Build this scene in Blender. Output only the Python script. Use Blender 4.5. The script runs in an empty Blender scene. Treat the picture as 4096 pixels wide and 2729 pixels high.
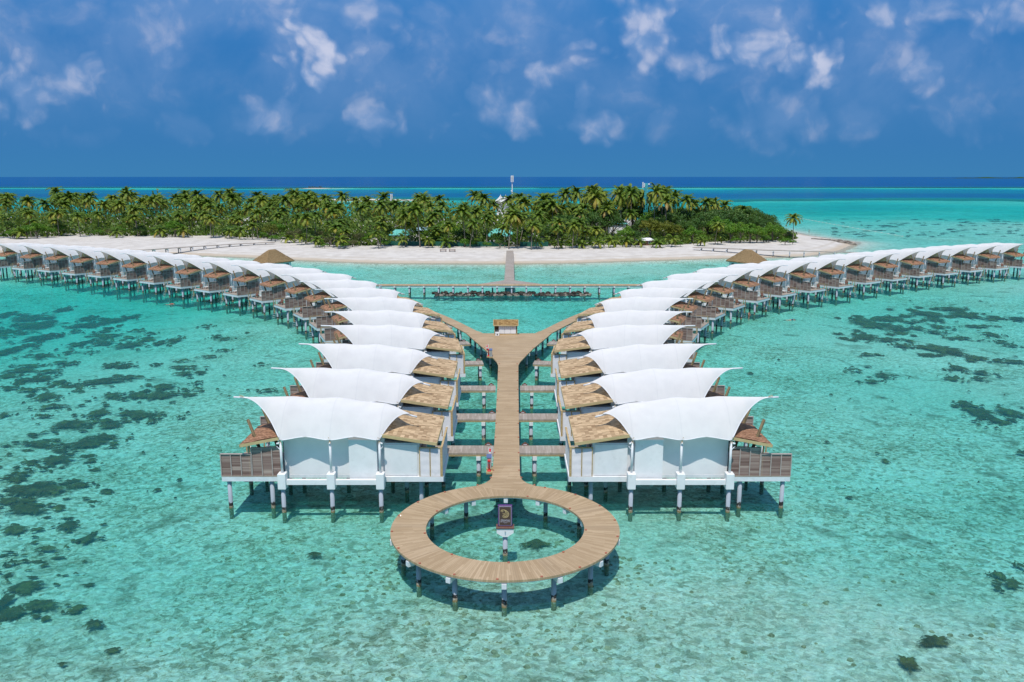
import bpy, math, random
import numpy as np
from mathutils import Vector, noise, Quaternion
random.seed(7)
R = math.radians
sc = bpy.context.scene
col = sc.collection
PI = math.pi

# ------------------------------------------------------------------ camera geometry of the place
F, TH, CZ, CX = 3300.0, R(11.28), 27.3, .5
def un(x, y, z=0.0):
    """where the line of sight through a pixel of the survey photo meets height z"""
    a = (x-2048)/F; b = -(y-1364.5)/F
    dy = math.cos(TH)+b*math.sin(TH); dz = -math.sin(TH)+b*math.cos(TH)
    t = (z-CZ)/dz
    return CX+a*t, dy*t

# ------------------------------------------------------------------ materials
def new_mat(name):
    m = bpy.data.materials.new(name); m.use_nodes = True
    nt = m.node_tree; nt.nodes.clear()
    return m, nt
class N:
    def __init__(s, nt): s.nt = nt
    def __call__(s, typ, **kw):
        n = s.nt.nodes.new(typ)
        ins = kw.pop('ins', {})
        for k, v in kw.items(): setattr(n, k, v)
        for k, v in ins.items():
            if hasattr(v, 'is_output') or isinstance(v, bpy.types.NodeSocket): s.nt.links.new(v, n.inputs[k])
            else: n.inputs[k].default_value = v
        return n
    def math(s, op, a, b=None, c=None, clamp=False):
        ins = {0: a}
        if b is not None: ins[1] = b
        if c is not None: ins[2] = c
        return s('ShaderNodeMath', operation=op, use_clamp=clamp, ins=ins).outputs[0]
    def vmath(s, op, a, b=None, out=0):
        ins = {0: a}
        if b is not None: ins[1] = b
        return s('ShaderNodeVectorMath', operation=op, ins=ins).outputs[out]
    def mix(s, fac, a, b, mode='MIX'):
        n = s.nt.nodes.new('ShaderNodeMix'); n.data_type = 'RGBA'; n.blend_type = mode
        for i, v in ((0, fac), (6, a), (7, b)):
            if isinstance(v, bpy.types.NodeSocket): s.nt.links.new(v, n.inputs[i])
            else: n.inputs[i].default_value = v if i == 0 else tuple(v)+(1,)*(4-len(v))
        return n.outputs[2]
    def ramp(s, fac, stops, interp='LINEAR'):
        n = s('ShaderNodeValToRGB', ins={0: fac}); cr = n.color_ramp; cr.interpolation = interp
        while len(cr.elements) > 1: cr.elements.remove(cr.elements[-1])
        for i, (p, c) in enumerate(stops):
            e = cr.elements[0] if i == 0 else cr.elements.new(p)
            e.position = p; e.color = tuple(c)+(1,)*(4-len(c))
        return n.outputs[0]
    def noise(s, vec, scale, detail=4, rough=.55, dist=0, out=0):
        return s('ShaderNodeTexNoise', ins={'Vector': vec, 'Scale': scale, 'Detail': detail, 'Roughness': rough, 'Distortion': dist}).outputs[out]
    def maprange(s, v, a, b, c=0, d=1, smooth=True):
        return s('ShaderNodeMapRange', interpolation_type='SMOOTHSTEP' if smooth else 'LINEAR', ins={0: v, 1: a, 2: b, 3: c, 4: d}).outputs[0]

def principled(n, colr, rough=.6, normal=None, spec=.4):
    p = n('ShaderNodeBsdfPrincipled')
    for k, v in (('Base Color', colr), ('Roughness', rough), ('Specular IOR Level', spec)):
        if isinstance(v, bpy.types.NodeSocket): n.nt.links.new(v, p.inputs[k])
        else: p.inputs[k].default_value = (tuple(v)+(1,)) if k == 'Base Color' else v
    if normal is not None: n.nt.links.new(normal, p.inputs['Normal'])
    o = n('ShaderNodeOutputMaterial'); n.nt.links.new(p.outputs[0], o.inputs[0])
    return p
def bump(n, h, strength=.3, dist=.05):
    return n('ShaderNodeBump', ins={'Strength': strength, 'Distance': dist, 'Height': h}).outputs[0]

def noisy(name, c1, c2, scale=3, rough=.7, bs=.2, bd=.03, detail=5, stretch=(1, 1, 1), spec=.3, dirt=None):
    m, nt = new_mat(name); n = N(nt)
    tc = n('ShaderNodeTexCoord').outputs['Object']
    v = n('ShaderNodeMapping', ins={'Vector': tc, 'Scale': stretch}).outputs[0]
    f = n.noise(v, scale, detail)
    c = n.mix(n.maprange(f, .3, .7), c1, c2)
    if dirt:
        g = n.noise(tc, dirt[0], 6, .6)
        c = n.mix(n.maprange(g, .55, .8, 0, dirt[2]), c, dirt[1])
    principled(n, c, rough, bump(n, f, bs, bd), spec)
    return m

M = {}
M['white'] = noisy('white_paint', (.77, .765, .755), (.84, .83, .82), 1.2, .55, .05, .01, dirt=(1.7, (.6, .6, .57), .5))
M['wall'] = noisy('white_render', (.76, .755, .745), (.82, .81, .795), .8, .7, .08, .01, dirt=(.9, (.6, .62, .64), .35))
M['concrete_beam'] = noisy('beam_paint', (.66, .68, .70), (.78, .78, .79), 1.5, .65, .1, .01, dirt=(2.2, (.5, .5, .46), .5))
M['steel'] = noisy('white_steel', (.72, .73, .74), (.8, .8, .8), 4, .35, .02, .01)
M['galv'] = noisy('grey_steel', (.4, .42, .44), (.55, .56, .57), 6, .4, .05, .01)
M['dark_steel'] = noisy('dark_steel', (.05, .05, .055), (.1, .1, .1), 6, .45, .05, .01)
M['timber'] = noisy('tan_timber', (.42, .29, .13), (.56, .41, .21), 6, .65, .2, .02, stretch=(.3, .3, 1))
M['fascia'] = noisy('fascia_board', (.48, .36, .17), (.60, .47, .25), 5, .65, .15, .02, stretch=(.2, 2, 2))
M['pole'] = noisy('weathered_pole', (.11, .085, .045), (.24, .185, .10), 5, .8, .3, .03, stretch=(1, 1, .3))
M['rail'] = noisy('rail_timber', (.34, .25, .12), (.46, .35, .19), 5, .7, .2, .02)
M['soffit'] = noisy('tan_soffit', (.70, .54, .33), (.80, .64, .41), 3, .8, .1, .01, stretch=(1, 4, 1))
M['fence_post'] = noisy('grey_fence_post', (.36, .30, .27), (.46, .39, .35), 5, .7, .1, .01)
M['red'] = noisy('red_paint', (.6, .015, .015), (.7, .03, .03), 4, .3, .05, .01, spec=.5)
M['grey'] = noisy('grey_panel', (.33, .33, .31), (.42, .41, .39), 3, .5, .05, .01)
M['blue_lid'] = noisy('blue_lid', (.09, .13, .24), (.13, .17, .3), 3, .45, .05, .01)
M['brown'] = noisy('brown_board', (.13, .06, .04), (.18, .09, .06), 6, .5, .1, .01)
M['darkdoor'] = noisy('dark_timber', (.06, .03, .02), (.11, .06, .04), 5, .5, .1, .02, stretch=(3, 3, .4))
M['purple'] = noisy('purple_frame', (.07, .01, .12), (.09, .015, .15), 5, .4, .02, .01)
M['signbrown'] = noisy('sign_face', (.085, .055, .04), (.10, .066, .05), 5, .45, .02, .01)
M['gold'] = noisy('gold_paint', (.5, .37, .17), (.58, .44, .21), 6, .4, .02, .01)
M['lilac'] = noisy('pale_lettering', (.62, .58, .68), (.7, .67, .74), 6, .5, .02, .01)
M['terracotta'] = noisy('terracotta', (.36, .11, .07), (.45, .15, .09), 9, .6, .1, .01)
M['green_sheet'] = noisy('green_fence_sheet', (.012, .085, .06), (.02, .12, .085), .7, .55, .1, .02, stretch=(1, 1, .2))
M['teal_roof'] = noisy('teal_roof', (.10, .42, .36), (.16, .50, .43), .8, .5, .1, .02)
M['blue_roof'] = noisy('pale_blue_roof', (.35, .55, .66), (.45, .64, .72), .8, .5, .1, .02)
M['teal_steel'] = noisy('teal_steel', (.03, .30, .33), (.05, .38, .40), 2, .5, .05, .01)
M['reddish'] = noisy('red_brown_wood', (.13, .06, .04), (.19, .09, .06), 5, .55, .1, .02)
M['cushion'] = noisy('cushion', (.68, .66, .62), (.78, .76, .72), 3, .8, .1, .02)
M['skin'] = noisy('skin', (.42, .22, .14), (.5, .28, .18), 5, .55, .05, .01)
M['swim'] = noisy('red_swimwear', (.5, .05, .03), (.62, .08, .05), 5, .7, .05, .01)
M['navy'] = noisy('navy_cloth', (.02, .02, .08), (.04, .035, .12), 5, .8, .05, .01)
M['hair'] = noisy('dark_hair', (.02, .015, .01), (.05, .03, .02), 9, .6, .1, .01)
M['trunk'] = noisy('palm_trunk', (.17, .14, .105), (.31, .265, .21), 3, .9, .4, .05, stretch=(1, 1, 3))
M['bark'] = noisy('bark', (.12, .095, .07), (.22, .18, .14), 3, .9, .4, .05)
M['rope'] = noisy('pale_rope', (.55, .55, .5), (.65, .65, .6), 3, .7, .1, .01)
M['rubber'] = noisy('dark_rubber', (.02, .02, .022), (.04, .04, .04), 3, .6, .05, .01)

# canopy fabric: reflects and lets some light through
def mk_fabric():
    m, nt = new_mat('tensile_fabric'); n = N(nt)
    tc = n('ShaderNodeTexCoord').outputs['Object']
    c = n.mix(n.maprange(n.noise(tc, .7, 5), .35, .7), (.85, .84, .825), (.80, .79, .78))
    x = n('ShaderNodeSeparateXYZ', ins={0: tc}).outputs[0]
    seam = n.math('PINGPONG', n.math('ADD', x, 20.15), 2.015)        # welded seams between the fabric widths
    line = n.maprange(seam, .0, .06, .30, 0, False)
    c = n.mix(line, c, (.62, .63, .65))
    fb = n.noise(n('ShaderNodeMapping', ins={'Vector': tc, 'Scale': (1.6, .35, .35)}).outputs[0], 1.0, 3)
    nm = bump(n, fb, .3, .2)
    d = n('ShaderNodeBsdfDiffuse', ins={'Color': c, 'Roughness': .6, 'Normal': nm})
    t = n('ShaderNodeBsdfTranslucent', ins={'Color': (.80, .76, .68, 1)})
    mx = n('ShaderNodeMixShader', ins={0: .27, 1: d.outputs[0], 2: t.outputs[0]})
    o = n('ShaderNodeOutputMaterial', ins={0: mx.outputs[0]})
    return m
M['fabric'] = mk_fabric()

# planked decking: UV u runs along the walkway in metres, v across it
def mk_deck(name, c_lo, c_hi, plank=.145, groove=.5):
    m, nt = new_mat(name); n = N(nt)
    uv = n('ShaderNodeUVMap', uv_map='UVMap').outputs[0]
    s = n('ShaderNodeSeparateXYZ', ins={0: uv})
    u = n.math('DIVIDE', s.outputs[0], plank)
    fl = n.math('FLOOR', u); fr = n.math('FRACT', u)
    seg = n.math('FLOOR', n.math('DIVIDE', n.math('ADD', s.outputs[1], n.math('MULTIPLY', fl, .77)), 2.4))
    idv = n('ShaderNodeCombineXYZ', ins={0: fl, 1: seg}).outputs[0]
    rnd = n('ShaderNodeTexWhiteNoise', noise_dimensions='2D', ins={'Vector': idv}).outputs['Value']
    pos = n('ShaderNodeNewGeometry').outputs['Position']
    big = n.noise(pos, .35, 4)
    grain = n.noise(n('ShaderNodeMapping', ins={'Vector': uv, 'Scale': (9, 1.2, 1)}).outputs[0], 2, 4)
    k = n.math('ADD', n.math('MULTIPLY', rnd, .32), n.math('ADD', n.math('MULTIPLY', big, .5), n.math('MULTIPLY', grain, .25)))
    c = n.mix(n.maprange(k, .3, 1.0), c_lo, c_hi)
    band = n.noise(n.math('MULTIPLY', s.outputs[0], .55), 1, 3) if False else n.noise(n('ShaderNodeCombineXYZ', ins={0: s.outputs[0]}).outputs[0], .5, 2)
    c = n.mix(n.maprange(band, .52, .75, 0, .45), c, (.30, .225, .15))
    edge = n.math('MULTIPLY', n.maprange(n.math('PINGPONG', fr, .5), .0, .10, 1, 0, False), groove)
    c = n.mix(edge, c, (.13, .09, .055))
    principled(n, c, .72, None, .25)
    return m
M['deck'] = mk_deck('deck_planks', (.37, .258, .145), (.56, .415, .26))
M['deck_grey'] = mk_deck('grey_deck_planks', (.30, .25, .20), (.50, .44, .38), .15, .6)

def mk_shingle(name, a, b, w=.34, h=.34):
    m, nt = new_mat(name); n = N(nt)
    uv = n('ShaderNodeUVMap', uv_map='UVMap').outputs[0]
    br = n('ShaderNodeTexBrick', offset=.5, ins={'Vector': uv, 'Color1': (0, 0, 0, 1), 'Color2': (1, 1, 1, 1), 'Mortar': (.5, .5, .5, 1), 'Scale': 1.0, 'Mortar Size': .014, 'Mortar Smooth': .1, 'Bias': 0.0, 'Brick Width': w, 'Row Height': h})
    k = n.math('ADD', n.math('MULTIPLY', br.outputs[0], .7), n.math('MULTIPLY', n.noise(uv, .9, 4), .55))
    c = n.mix(n.maprange(k, .1, 1.1), a, b)
    c = n.mix(n.math('MULTIPLY', br.outputs[1], .6), c, (.14, .08, .035))
    principled(n, c, .8, bump(n, n.math('SUBTRACT', k, br.outputs[1]), .5, .03), .2)
    return m
M['shingle'] = mk_shingle('cedar_shingles', (.31, .195, .10), (.68, .49, .29), .30, .30)
M['hip_thatch'] = mk_shingle('shed_shingles', (.19, .105, .035), (.42, .27, .11), .3, .3)

def mk_thatch(name, a, b, c3):
    m, nt = new_mat(name); n = N(nt)
    tc = n('ShaderNodeTexCoord').outputs['Object']
    v = n('ShaderNodeMapping', ins={'Vector': tc, 'Scale': (1.2, 5, 5)}).outputs[0]
    f = n.noise(v, 2.2, 6, .65)
    g = n.noise(tc, 1.1, 3)
    c = n.mix(n.maprange(f, .3, .72), a, b)
    c = n.mix(n.maprange(g, .5, .8, 0, .6), c, c3)
    principled(n, c, .95, bump(n, f, 1.0, .09), .1)
    return m
M['thatch'] = mk_thatch('red_brown_thatch', (.23, .115, .068), (.59, .335, .21), (.46, .27, .165))
M['old_thatch'] = mk_thatch('tan_thatch', (.17, .11, .05), (.45, .31, .165), (.28, .20, .10))

def mk_slats(name):
    m, nt = new_mat(name); n = N(nt)
    tc = n('ShaderNodeTexCoord').outputs['Object']
    s = n('ShaderNodeSeparateXYZ', ins={0: tc})
    idv = n('ShaderNodeCombineXYZ', ins={0: n.math('FLOOR', n.math('DIVIDE', s.outputs[0], .84)), 1: n.math('FLOOR', n.math('DIVIDE', s.outputs[2], .1)), 2: n('ShaderNodeObjectInfo').outputs['Random']}).outputs[0]
    rnd = n('ShaderNodeTexWhiteNoise', noise_dimensions='3D', ins={'Vector': idv}).outputs['Value']
    blk = n('ShaderNodeCombineXYZ', ins={0: n.math('FLOOR', n.math('DIVIDE', s.outputs[0], .84)), 1: n.math('FLOOR', n.math('DIVIDE', s.outputs[2], .42)), 2: n('ShaderNodeObjectInfo').outputs['Random']}).outputs[0]
    rb = n('ShaderNodeTexWhiteNoise', noise_dimensions='3D', ins={'Vector': blk}).outputs['Value']
    k = n.math('ADD', n.math('MULTIPLY', rnd, .55), n.math('MULTIPLY', rb, .45))
    c = n.ramp(k, [(0, (.17, .10, .08)), (.4, (.30, .20, .17)), (.7, (.40, .29, .245)), (1, (.56, .43, .36))])
    principled(n, c, .75, None, .2)
    return m
M['slats'] = mk_slats('weathered_slats')

# concrete pile with tide marks
def mk_pile():
    m, nt = new_mat('pile_concrete'); n = N(nt)
    pos = n('ShaderNodeNewGeometry').outputs['Position']
    z = n('ShaderNodeSeparateXYZ', ins={0: pos}).outputs[2]
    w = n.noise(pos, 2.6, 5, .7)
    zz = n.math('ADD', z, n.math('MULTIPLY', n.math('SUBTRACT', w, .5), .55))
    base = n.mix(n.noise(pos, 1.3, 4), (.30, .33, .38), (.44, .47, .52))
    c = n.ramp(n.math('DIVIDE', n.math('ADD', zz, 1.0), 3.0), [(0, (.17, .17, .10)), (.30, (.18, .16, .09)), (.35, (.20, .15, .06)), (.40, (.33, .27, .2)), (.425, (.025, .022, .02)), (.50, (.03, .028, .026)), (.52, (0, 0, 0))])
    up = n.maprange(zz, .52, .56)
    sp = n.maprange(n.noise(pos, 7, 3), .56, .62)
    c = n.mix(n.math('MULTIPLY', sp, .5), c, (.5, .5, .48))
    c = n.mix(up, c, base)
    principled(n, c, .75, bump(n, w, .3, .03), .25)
    return m
M['pile'] = mk_pile()

def mk_glass():
    m, nt = new_mat('door_glass'); n = N(nt)
    tc = n('ShaderNodeTexCoord').outputs['Object']
    c = n.mix(n.noise(tc, .7, 2), (.015, .05, .06), (.04, .11, .13))
    principled(n, c, .06, None, .6)
    return m
M['glass'] = mk_glass()

def mk_leaf(name, stops, transl=.34):
    m, nt = new_mat(name); n = N(nt)
    a = n('ShaderNodeAttribute', attribute_name='age').outputs['Fac']
    rnd = n('ShaderNodeObjectInfo').outputs['Random']
    pos = n('ShaderNodeTexCoord').outputs['Object']
    k = n.math('ADD', n.math('MULTIPLY', a, .75), n.math('ADD', n.math('MULTIPLY', n.noise(pos, .55, 3), .22), n.math('MULTIPLY', n.math('SUBTRACT', rnd, .5), .22)), clamp=True)
    c = n.ramp(k, stops)
    p = n('ShaderNodeBsdfPrincipled', ins={'Base Color': c, 'Roughness': .5, 'Specular IOR Level': .35})
    t = n('ShaderNodeBsdfTranslucent', ins={'Color': n.mix(.5, c, (.16, .2, .02))})
    mx = n('ShaderNodeMixShader', ins={0: transl, 1: p.outputs[0], 2: t.outputs[0]})
    n('ShaderNodeOutputMaterial', ins={0: mx.outputs[0]})
    return m
M['frond'] = mk_leaf('palm_frond', [(0, (.075, .165, .018)), (.3, (.165, .27, .028)), (.55, (.32, .35, .042)), (.8, (.44, .35, .04)), (1, (.44, .29, .15))])
M['leaf_dark'] = mk_leaf('dark_leaf', [(0, (.026, .075, .013)), (.5, (.06, .145, .025)), (1, (.13, .22, .035))])
M['leaf_bright'] = mk_leaf('bright_leaf', [(0, (.05, .15, .010)), (.5, (.10, .25, .015)), (1, (.21, .35, .03))])
M['leaf_olive'] = mk_leaf('olive_leaf', [(0, (.06, .075, .025)), (.5, (.11, .12, .04)), (1, (.19, .17, .07))])
M['leaf_mid'] = mk_leaf('mid_leaf', [(0, (.045, .10, .014)), (.5, (.11, .20, .025)), (1, (.26, .29, .04))])
M['leaf_yellow'] = mk_leaf('yellow_green_leaf', [(0, (.08, .12, .012)), (.5, (.16, .19, .02)), (1, (.28, .26, .03))])

def mk_rock(name, a, b):
    m, nt = new_mat(name); n = N(nt)
    tc = n('ShaderNodeTexCoord').outputs['Object']
    f = n.noise(tc, 1.6, 8, .65)
    c = n.mix(n.maprange(f, .35, .68), a, b)
    principled(n, c, .9, bump(n, f, .6, .2), .2)
    return m
M['rock_dark'] = mk_rock('dark_rock', (.022, .020, .018), (.10, .085, .07))
M['rock_pale'] = mk_rock('pale_rock', (.12, .10, .08), (.33, .29, .24))
M['coral'] = None

# ------------------------------------------------------------------ mesh builder
MIR = 1
class MB:
    def __init__(s): s.v = []; s.f = []; s.uv = {}; s.a = []
    def add(s, vs, fs, uvs=None):
        o = len(s.v); s.v += [tuple(p) for p in vs]
        for i, f in enumerate(fs):
            if uvs is not None: s.uv[len(s.f)] = uvs[i]
            s.f.append(tuple(o+k for k in f))
        return s
    def box(s, x0, x1, y0, y1, z0, z1):
        vs = [(x0, y0, z0), (x1, y0, z0), (x1, y1, z0), (x0, y1, z0), (x0, y0, z1), (x1, y0, z1), (x1, y1, z1), (x0, y1, z1)]
        return s.add(vs, [(3, 2, 1, 0), (4, 5, 6, 7), (0, 1, 5, 4), (1, 2, 6, 5), (2, 3, 7, 6), (3, 0, 4, 7)])
    def bevbox(s, x0, x1, y0, y1, z0, z1, b=.03):
        vs = []
        for zz, i in ((z0, b), (z0+b, 0), (z1-b, 0), (z1, b)):
            for cx, cy, sx, sy in ((x0, y0, 1, 1), (x1, y0, -1, 1), (x1, y1, -1, -1), (x0, y1, 1, -1)):
                px, py = cx+sx*i, cy+sy*i
                vs += [(px+sx*b if False else px+sx*b*(1 if sx*sy > 0 else 0), py+sy*b*(0 if sx*sy > 0 else 1), zz), (px+sx*b*(0 if sx*sy > 0 else 1), py+sy*b*(1 if sx*sy > 0 else 0), zz)]
        # order the two points of each corner so the ring runs counter-clockwise
        ring = []
        for k in range(4):
            r = vs[k*8:(k+1)*8]
            c = Vector((sum(p[0] for p in r)/8, sum(p[1] for p in r)/8))
            ring.append(sorted(r, key=lambda p: math.atan2(p[1]-c.y, p[0]-c.x)))
        vv = [p for r in ring for p in r]
        fs = [tuple(reversed(range(8))), tuple(range(24, 32))]
        for k in range(3):
            for i in range(8):
                j = (i+1) % 8
                fs.append((k*8+i, k*8+j, (k+1)*8+j, (k+1)*8+i))
        return s.add(vv, fs)
    def bar(s, p, q, w, h, up=(0, 0, 1)):
        p, q = Vector(p), Vector(q); d = (q-p).normalized(); u = Vector(up)
        sd = d.cross(u)
        if sd.length < 1e-4: sd = d.cross(Vector((0, 1, 0)))
        sd = sd.normalized()*w/2; uu = sd.cross(d).normalized()*h/2
        vs = [p-sd-uu, p+sd-uu, p+sd+uu, p-sd+uu, q-sd-uu, q+sd-uu, q+sd+uu, q-sd+uu]
        return s.add(vs, [(0, 1, 2, 3), (7, 6, 5, 4), (1, 0, 4, 5), (2, 1, 5, 6), (3, 2, 6, 7), (0, 3, 7, 4)])
    def tube(s, pts, rad, n=10, cap=True):
        pts = [Vector(p) for p in pts]
        if not hasattr(rad, '__len__'): rad = [rad]*len(pts)
        vs = []; fs = []
        d0 = (pts[1]-pts[0]).normalized()
        ref = Vector((1, 0, 0)) if abs(d0.x) < .9 else Vector((0, 1, 0))
        for i, p in enumerate(pts):
            d = (pts[min(i+1, len(pts)-1)]-pts[max(i-1, 0)]).normalized()
            a = d.cross(ref).normalized(); b = d.cross(a)
            for k in range(n):
                t = 2*PI*k/n
                vs.append(p+(a*math.cos(t)+b*math.sin(t))*rad[i])
        for i in range(len(pts)-1):
            for k in range(n):
                k2 = (k+1) % n
                fs.append((i*n+k, (i+1)*n+k, (i+1)*n+k2, i*n+k2))
        if cap:
            fs.append(tuple(range(n))); fs.append(tuple(reversed(range((len(pts)-1)*n, len(pts)*n))))
        return s.add(vs, [tuple(reversed(f)) for f in fs])
    def grid(s, fn, nu, nv, uvf=None):
        vs = [fn(i/nu, j/nv) for i in range(nu+1) for j in range(nv+1)]
        fs = []; us = []
        for i in range(nu):
            for j in range(nv):
                q = (i*(nv+1)+j, (i+1)*(nv+1)+j, (i+1)*(nv+1)+j+1, i*(nv+1)+j+1)
                fs.append(q)
                if uvf: us.append([uvf((k//(nv+1))/nu, (k % (nv+1))/nv) for k in q])
        return s.add(vs, fs, us if uvf else None)
    def poly_slab(s, pts, z0, z1, uvf=None):
        """flat slab with a polygon outline, counter-clockwise"""
        n = len(pts)
        top = [(x, y, z1) for x, y in pts]; bot = [(x, y, z0) for x, y in pts]
        fs = [tuple(range(n)), tuple(reversed(range(n, 2*n)))]
        uvf = uvf or (lambda x, y: (y, x))
        us = [[uvf(*pts[i]) for i in range(n)], [uvf(*pts[i-n]) for i in reversed(range(n, 2*n))]]
        for i in range(n):
            j = (i+1) % n
            fs.append((n+i, n+j, j, i)); us.append([uvf(*pts[i]), uvf(*pts[j]), uvf(*pts[j]), uvf(*pts[i])])
        return s.add(top+bot, fs, us)
    def mesh(s, name, mat, smooth=False, sharp=None):
        me = bpy.data.meshes.new(name)
        vs = s.v; fs = s.f
        if MIR < 0:
            vs = [(x, -y, z) for x, y, z in vs]; fs = [tuple(reversed(f)) for f in fs]
        me.from_pydata(vs, [], fs)
        if s.uv:
            ul = me.uv_layers.new(name='UVMap')
            for i, p in enumerate(me.polygons):
                u = s.uv.get(i)
                if u is None: continue
                if MIR < 0: u = list(reversed(u))
                for li, c in zip(p.loop_indices, u): ul.data[li].uv = c
        if s.a:
            at = me.attributes.new('age', 'FLOAT', 'POINT'); at.data.foreach_set('value', s.a)
        if mat is not None: me.materials.append(mat)
        if smooth: me.polygons.foreach_set('use_smooth', [True]*len(me.polygons))
        me.update()
        return me
    def build(s, name, mat, parent=None, smooth=False):
        o = bpy.data.objects.new(name, s.mesh(name, mat, smooth)); col.objects.link(o)
        if parent is not None: o.parent = parent
        return o

def tag(o, label=None, cat=None, group=None, kind=None):
    for k, v in (('label', label), ('category', cat), ('group', group), ('kind', kind)):
        if v: o[k] = v
    return o
def empty(name, loc=(0, 0, 0), rz=0, label=None, cat=None, group=None):
    o = bpy.data.objects.new(name, None); col.objects.link(o)
    o.location = loc; o.rotation_euler = (0, 0, rz); o.empty_display_size = .3
    return tag(o, label, cat, group)
KIDS = {}
def kids(o):
    return [c for c in list(col.objects) if c.parent == o]
def tree_of(o):
    """(object, [(child, [grandchildren])]) once, so that copies need no search"""
    return [(c, kids(c)) for c in kids(o)]
def copy_tree(o, tree):
    c = o.copy(); col.objects.link(c)
    for ch, gs in tree:
        d = ch.copy(); col.objects.link(d); d.parent = c
        for g in gs:
            e = g.copy(); col.objects.link(e); e.parent = d
    return c
ORD = ['', 'first', 'second', 'third', 'fourth', 'fifth', 'sixth', 'seventh', 'eighth', 'ninth', 'tenth', 'eleventh', 'twelfth', 'thirteenth', 'fourteenth', 'fifteenth', 'sixteenth', 'seventeenth', 'eighteenth', 'nineteenth', 'twentieth']
TENS = {20: 'twenty', 30: 'thirty', 40: 'forty', 50: 'fifty', 60: 'sixty', 70: 'seventy', 80: 'eighty', 90: 'ninety'}
def ordw(n):
    if n <= 20: return ORD[n]
    if n % 10 == 0: return TENS[n].replace('ty', 'tieth') if n < 100 else 'hundredth'
    if n < 100: return TENS[n//10*10]+'-'+ORD[n % 10]
    return '%dth' % n

# ------------------------------------------------------------------ world
W = bpy.data.worlds.new('World'); sc.world = W; W.use_nodes = True
nt = W.node_tree; nt.nodes.clear(); n = N(nt)
SUN_EL, SUN_AZ = R(64), R(189)
sky = n('ShaderNodeTexSky', sky_type='NISHITA', sun_disc=False, sun_elevation=SUN_EL, sun_rotation=SUN_AZ, altitude=0, air_density=1.0, dust_density=.3, ozone_density=2.5)
dirv = n('ShaderNodeTexCoord').outputs['Generated']
sx = n('ShaderNodeSeparateXYZ', ins={0: dirv})
el = sx.outputs[2]
lowf = n.maprange(el, .0, .55, 1, 0)
tint = n.mix(lowf, (1, 1, 1), (.20, .46, .86))
base = n.mix(1.0, sky.outputs[0], tint, 'MULTIPLY')
grad = n.ramp(n.math('DIVIDE', el, .30, clamp=True), [(0, (.044, .20, .425)), (.12, (.040, .185, .43)), (.45, (.036, .18, .46)), (.85, (.042, .21, .54)), (1, (.055, .26, .60))])
SKYK = 6.67
grads = n.mix(1.0, grad, (SKYK, SKYK, SKYK), 'MULTIPLY')
# the tropical blue of the lower sky, blending into the modelled atmosphere higher up
skyc = n.mix(n.maprange(el, .30, .75, 0, 1), grads, base)
# clouds: laid out by direction in the sky
yy = n.math('MAXIMUM', sx.outputs[1], .05)
P2 = n('ShaderNodeCombineXYZ', ins={0: n.math('DIVIDE', sx.outputs[0], yy), 1: n.math('DIVIDE', el, yy)}).outputs[0]
nz = n.noise(P2, 26, 8, .62, .4)
nz2 = n.noise(P2, 8, 5, .55, .3)
nw1 = n('ShaderNodeTexNoise', ins={'Vector': P2, 'Scale': 9, 'Detail': 4, 'Roughness': .55}).outputs['Color']
P3 = n.vmath('ADD', P2, n.vmath('MULTIPLY', n.vmath('SUBTRACT', nw1, (.5, .5, .5)), (.10, .055, 0)))
b1 = n('ShaderNodeTexVoronoi', feature='SMOOTH_F1', voronoi_dimensions='2D', ins={'Vector': P3, 'Scale': 20, 'Smoothness': .3}).outputs['Distance']
b2 = n('ShaderNodeTexVoronoi', feature='SMOOTH_F1', voronoi_dimensions='2D', ins={'Vector': P3, 'Scale': 52, 'Smoothness': .3}).outputs['Distance']
nz3 = n.math('SUBTRACT', 1.08, n.math('ADD', b1, n.math('MULTIPLY', b2, .5)))
wob = n.math('ADD', n.math('MULTIPLY', n.math('SUBTRACT', nz, .5), 1.0), n.math('ADD', n.math('MULTIPLY', n.math('SUBTRACT', nz3, .5), 1.3), n.math('MULTIPLY', n.math('SUBTRACT', nz2, .5), 1.3)))
wob = n.math('MULTIPLY', wob, .72)
CL = [(1300, 190, 105, 80, 1.0), (1215, 300, 115, 75, 1.0), (1420, 240, 150, 120, .35), (1390, 30, 230, 100, .55), (80, 335, 130, 95, .6), (310, 290, 95, 85, .55),
      (640, 150, 130, 85, .40), (2550, 60, 170, 110, .75), (2560, 190, 200, 95, .7), (2740, 240, 120, 60, .45), (3010, 190, 150, 85, .75), (3290, 250, 150, 100, .85),
      (2890, 270, 70, 30, .4), (2180, 305, 75, 65, .55), (2040, 440, 170, 75, .50), (2350, 385, 70, 60, .40), (2390, 480, 90, 60, .48), (1500, 465, 90, 65, .52), (1040, 445, 130, 55, .48),
      (3540, 70, 65, 60, .6), (3690, 270, 95, 115, .50), (3960, 30, 260, 85, .50), (3130, 440, 220, 95, .32), (2000, 110, 65, 70, .30), (720, 10, 330, 60, .38),
      (3450, 440, 130, 80, .25), (2630, 500, 75, 60, .20), (1690, 60, 110, 90, .28), (760, 500, 160, 50, .15), (3850, 430, 160, 90, .2), (1270, 470, 160, 60, .18), (2120, 90, 160, 120, .30), (200, 70, 330, 90, .22),
      (1940, 290, 110, 40, .25), (2530, 350, 80, 50, .2), (330, 520, 150, 40, .12), (3600, 440, 80, 60, .2)]
acc = None; shade = None
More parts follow.
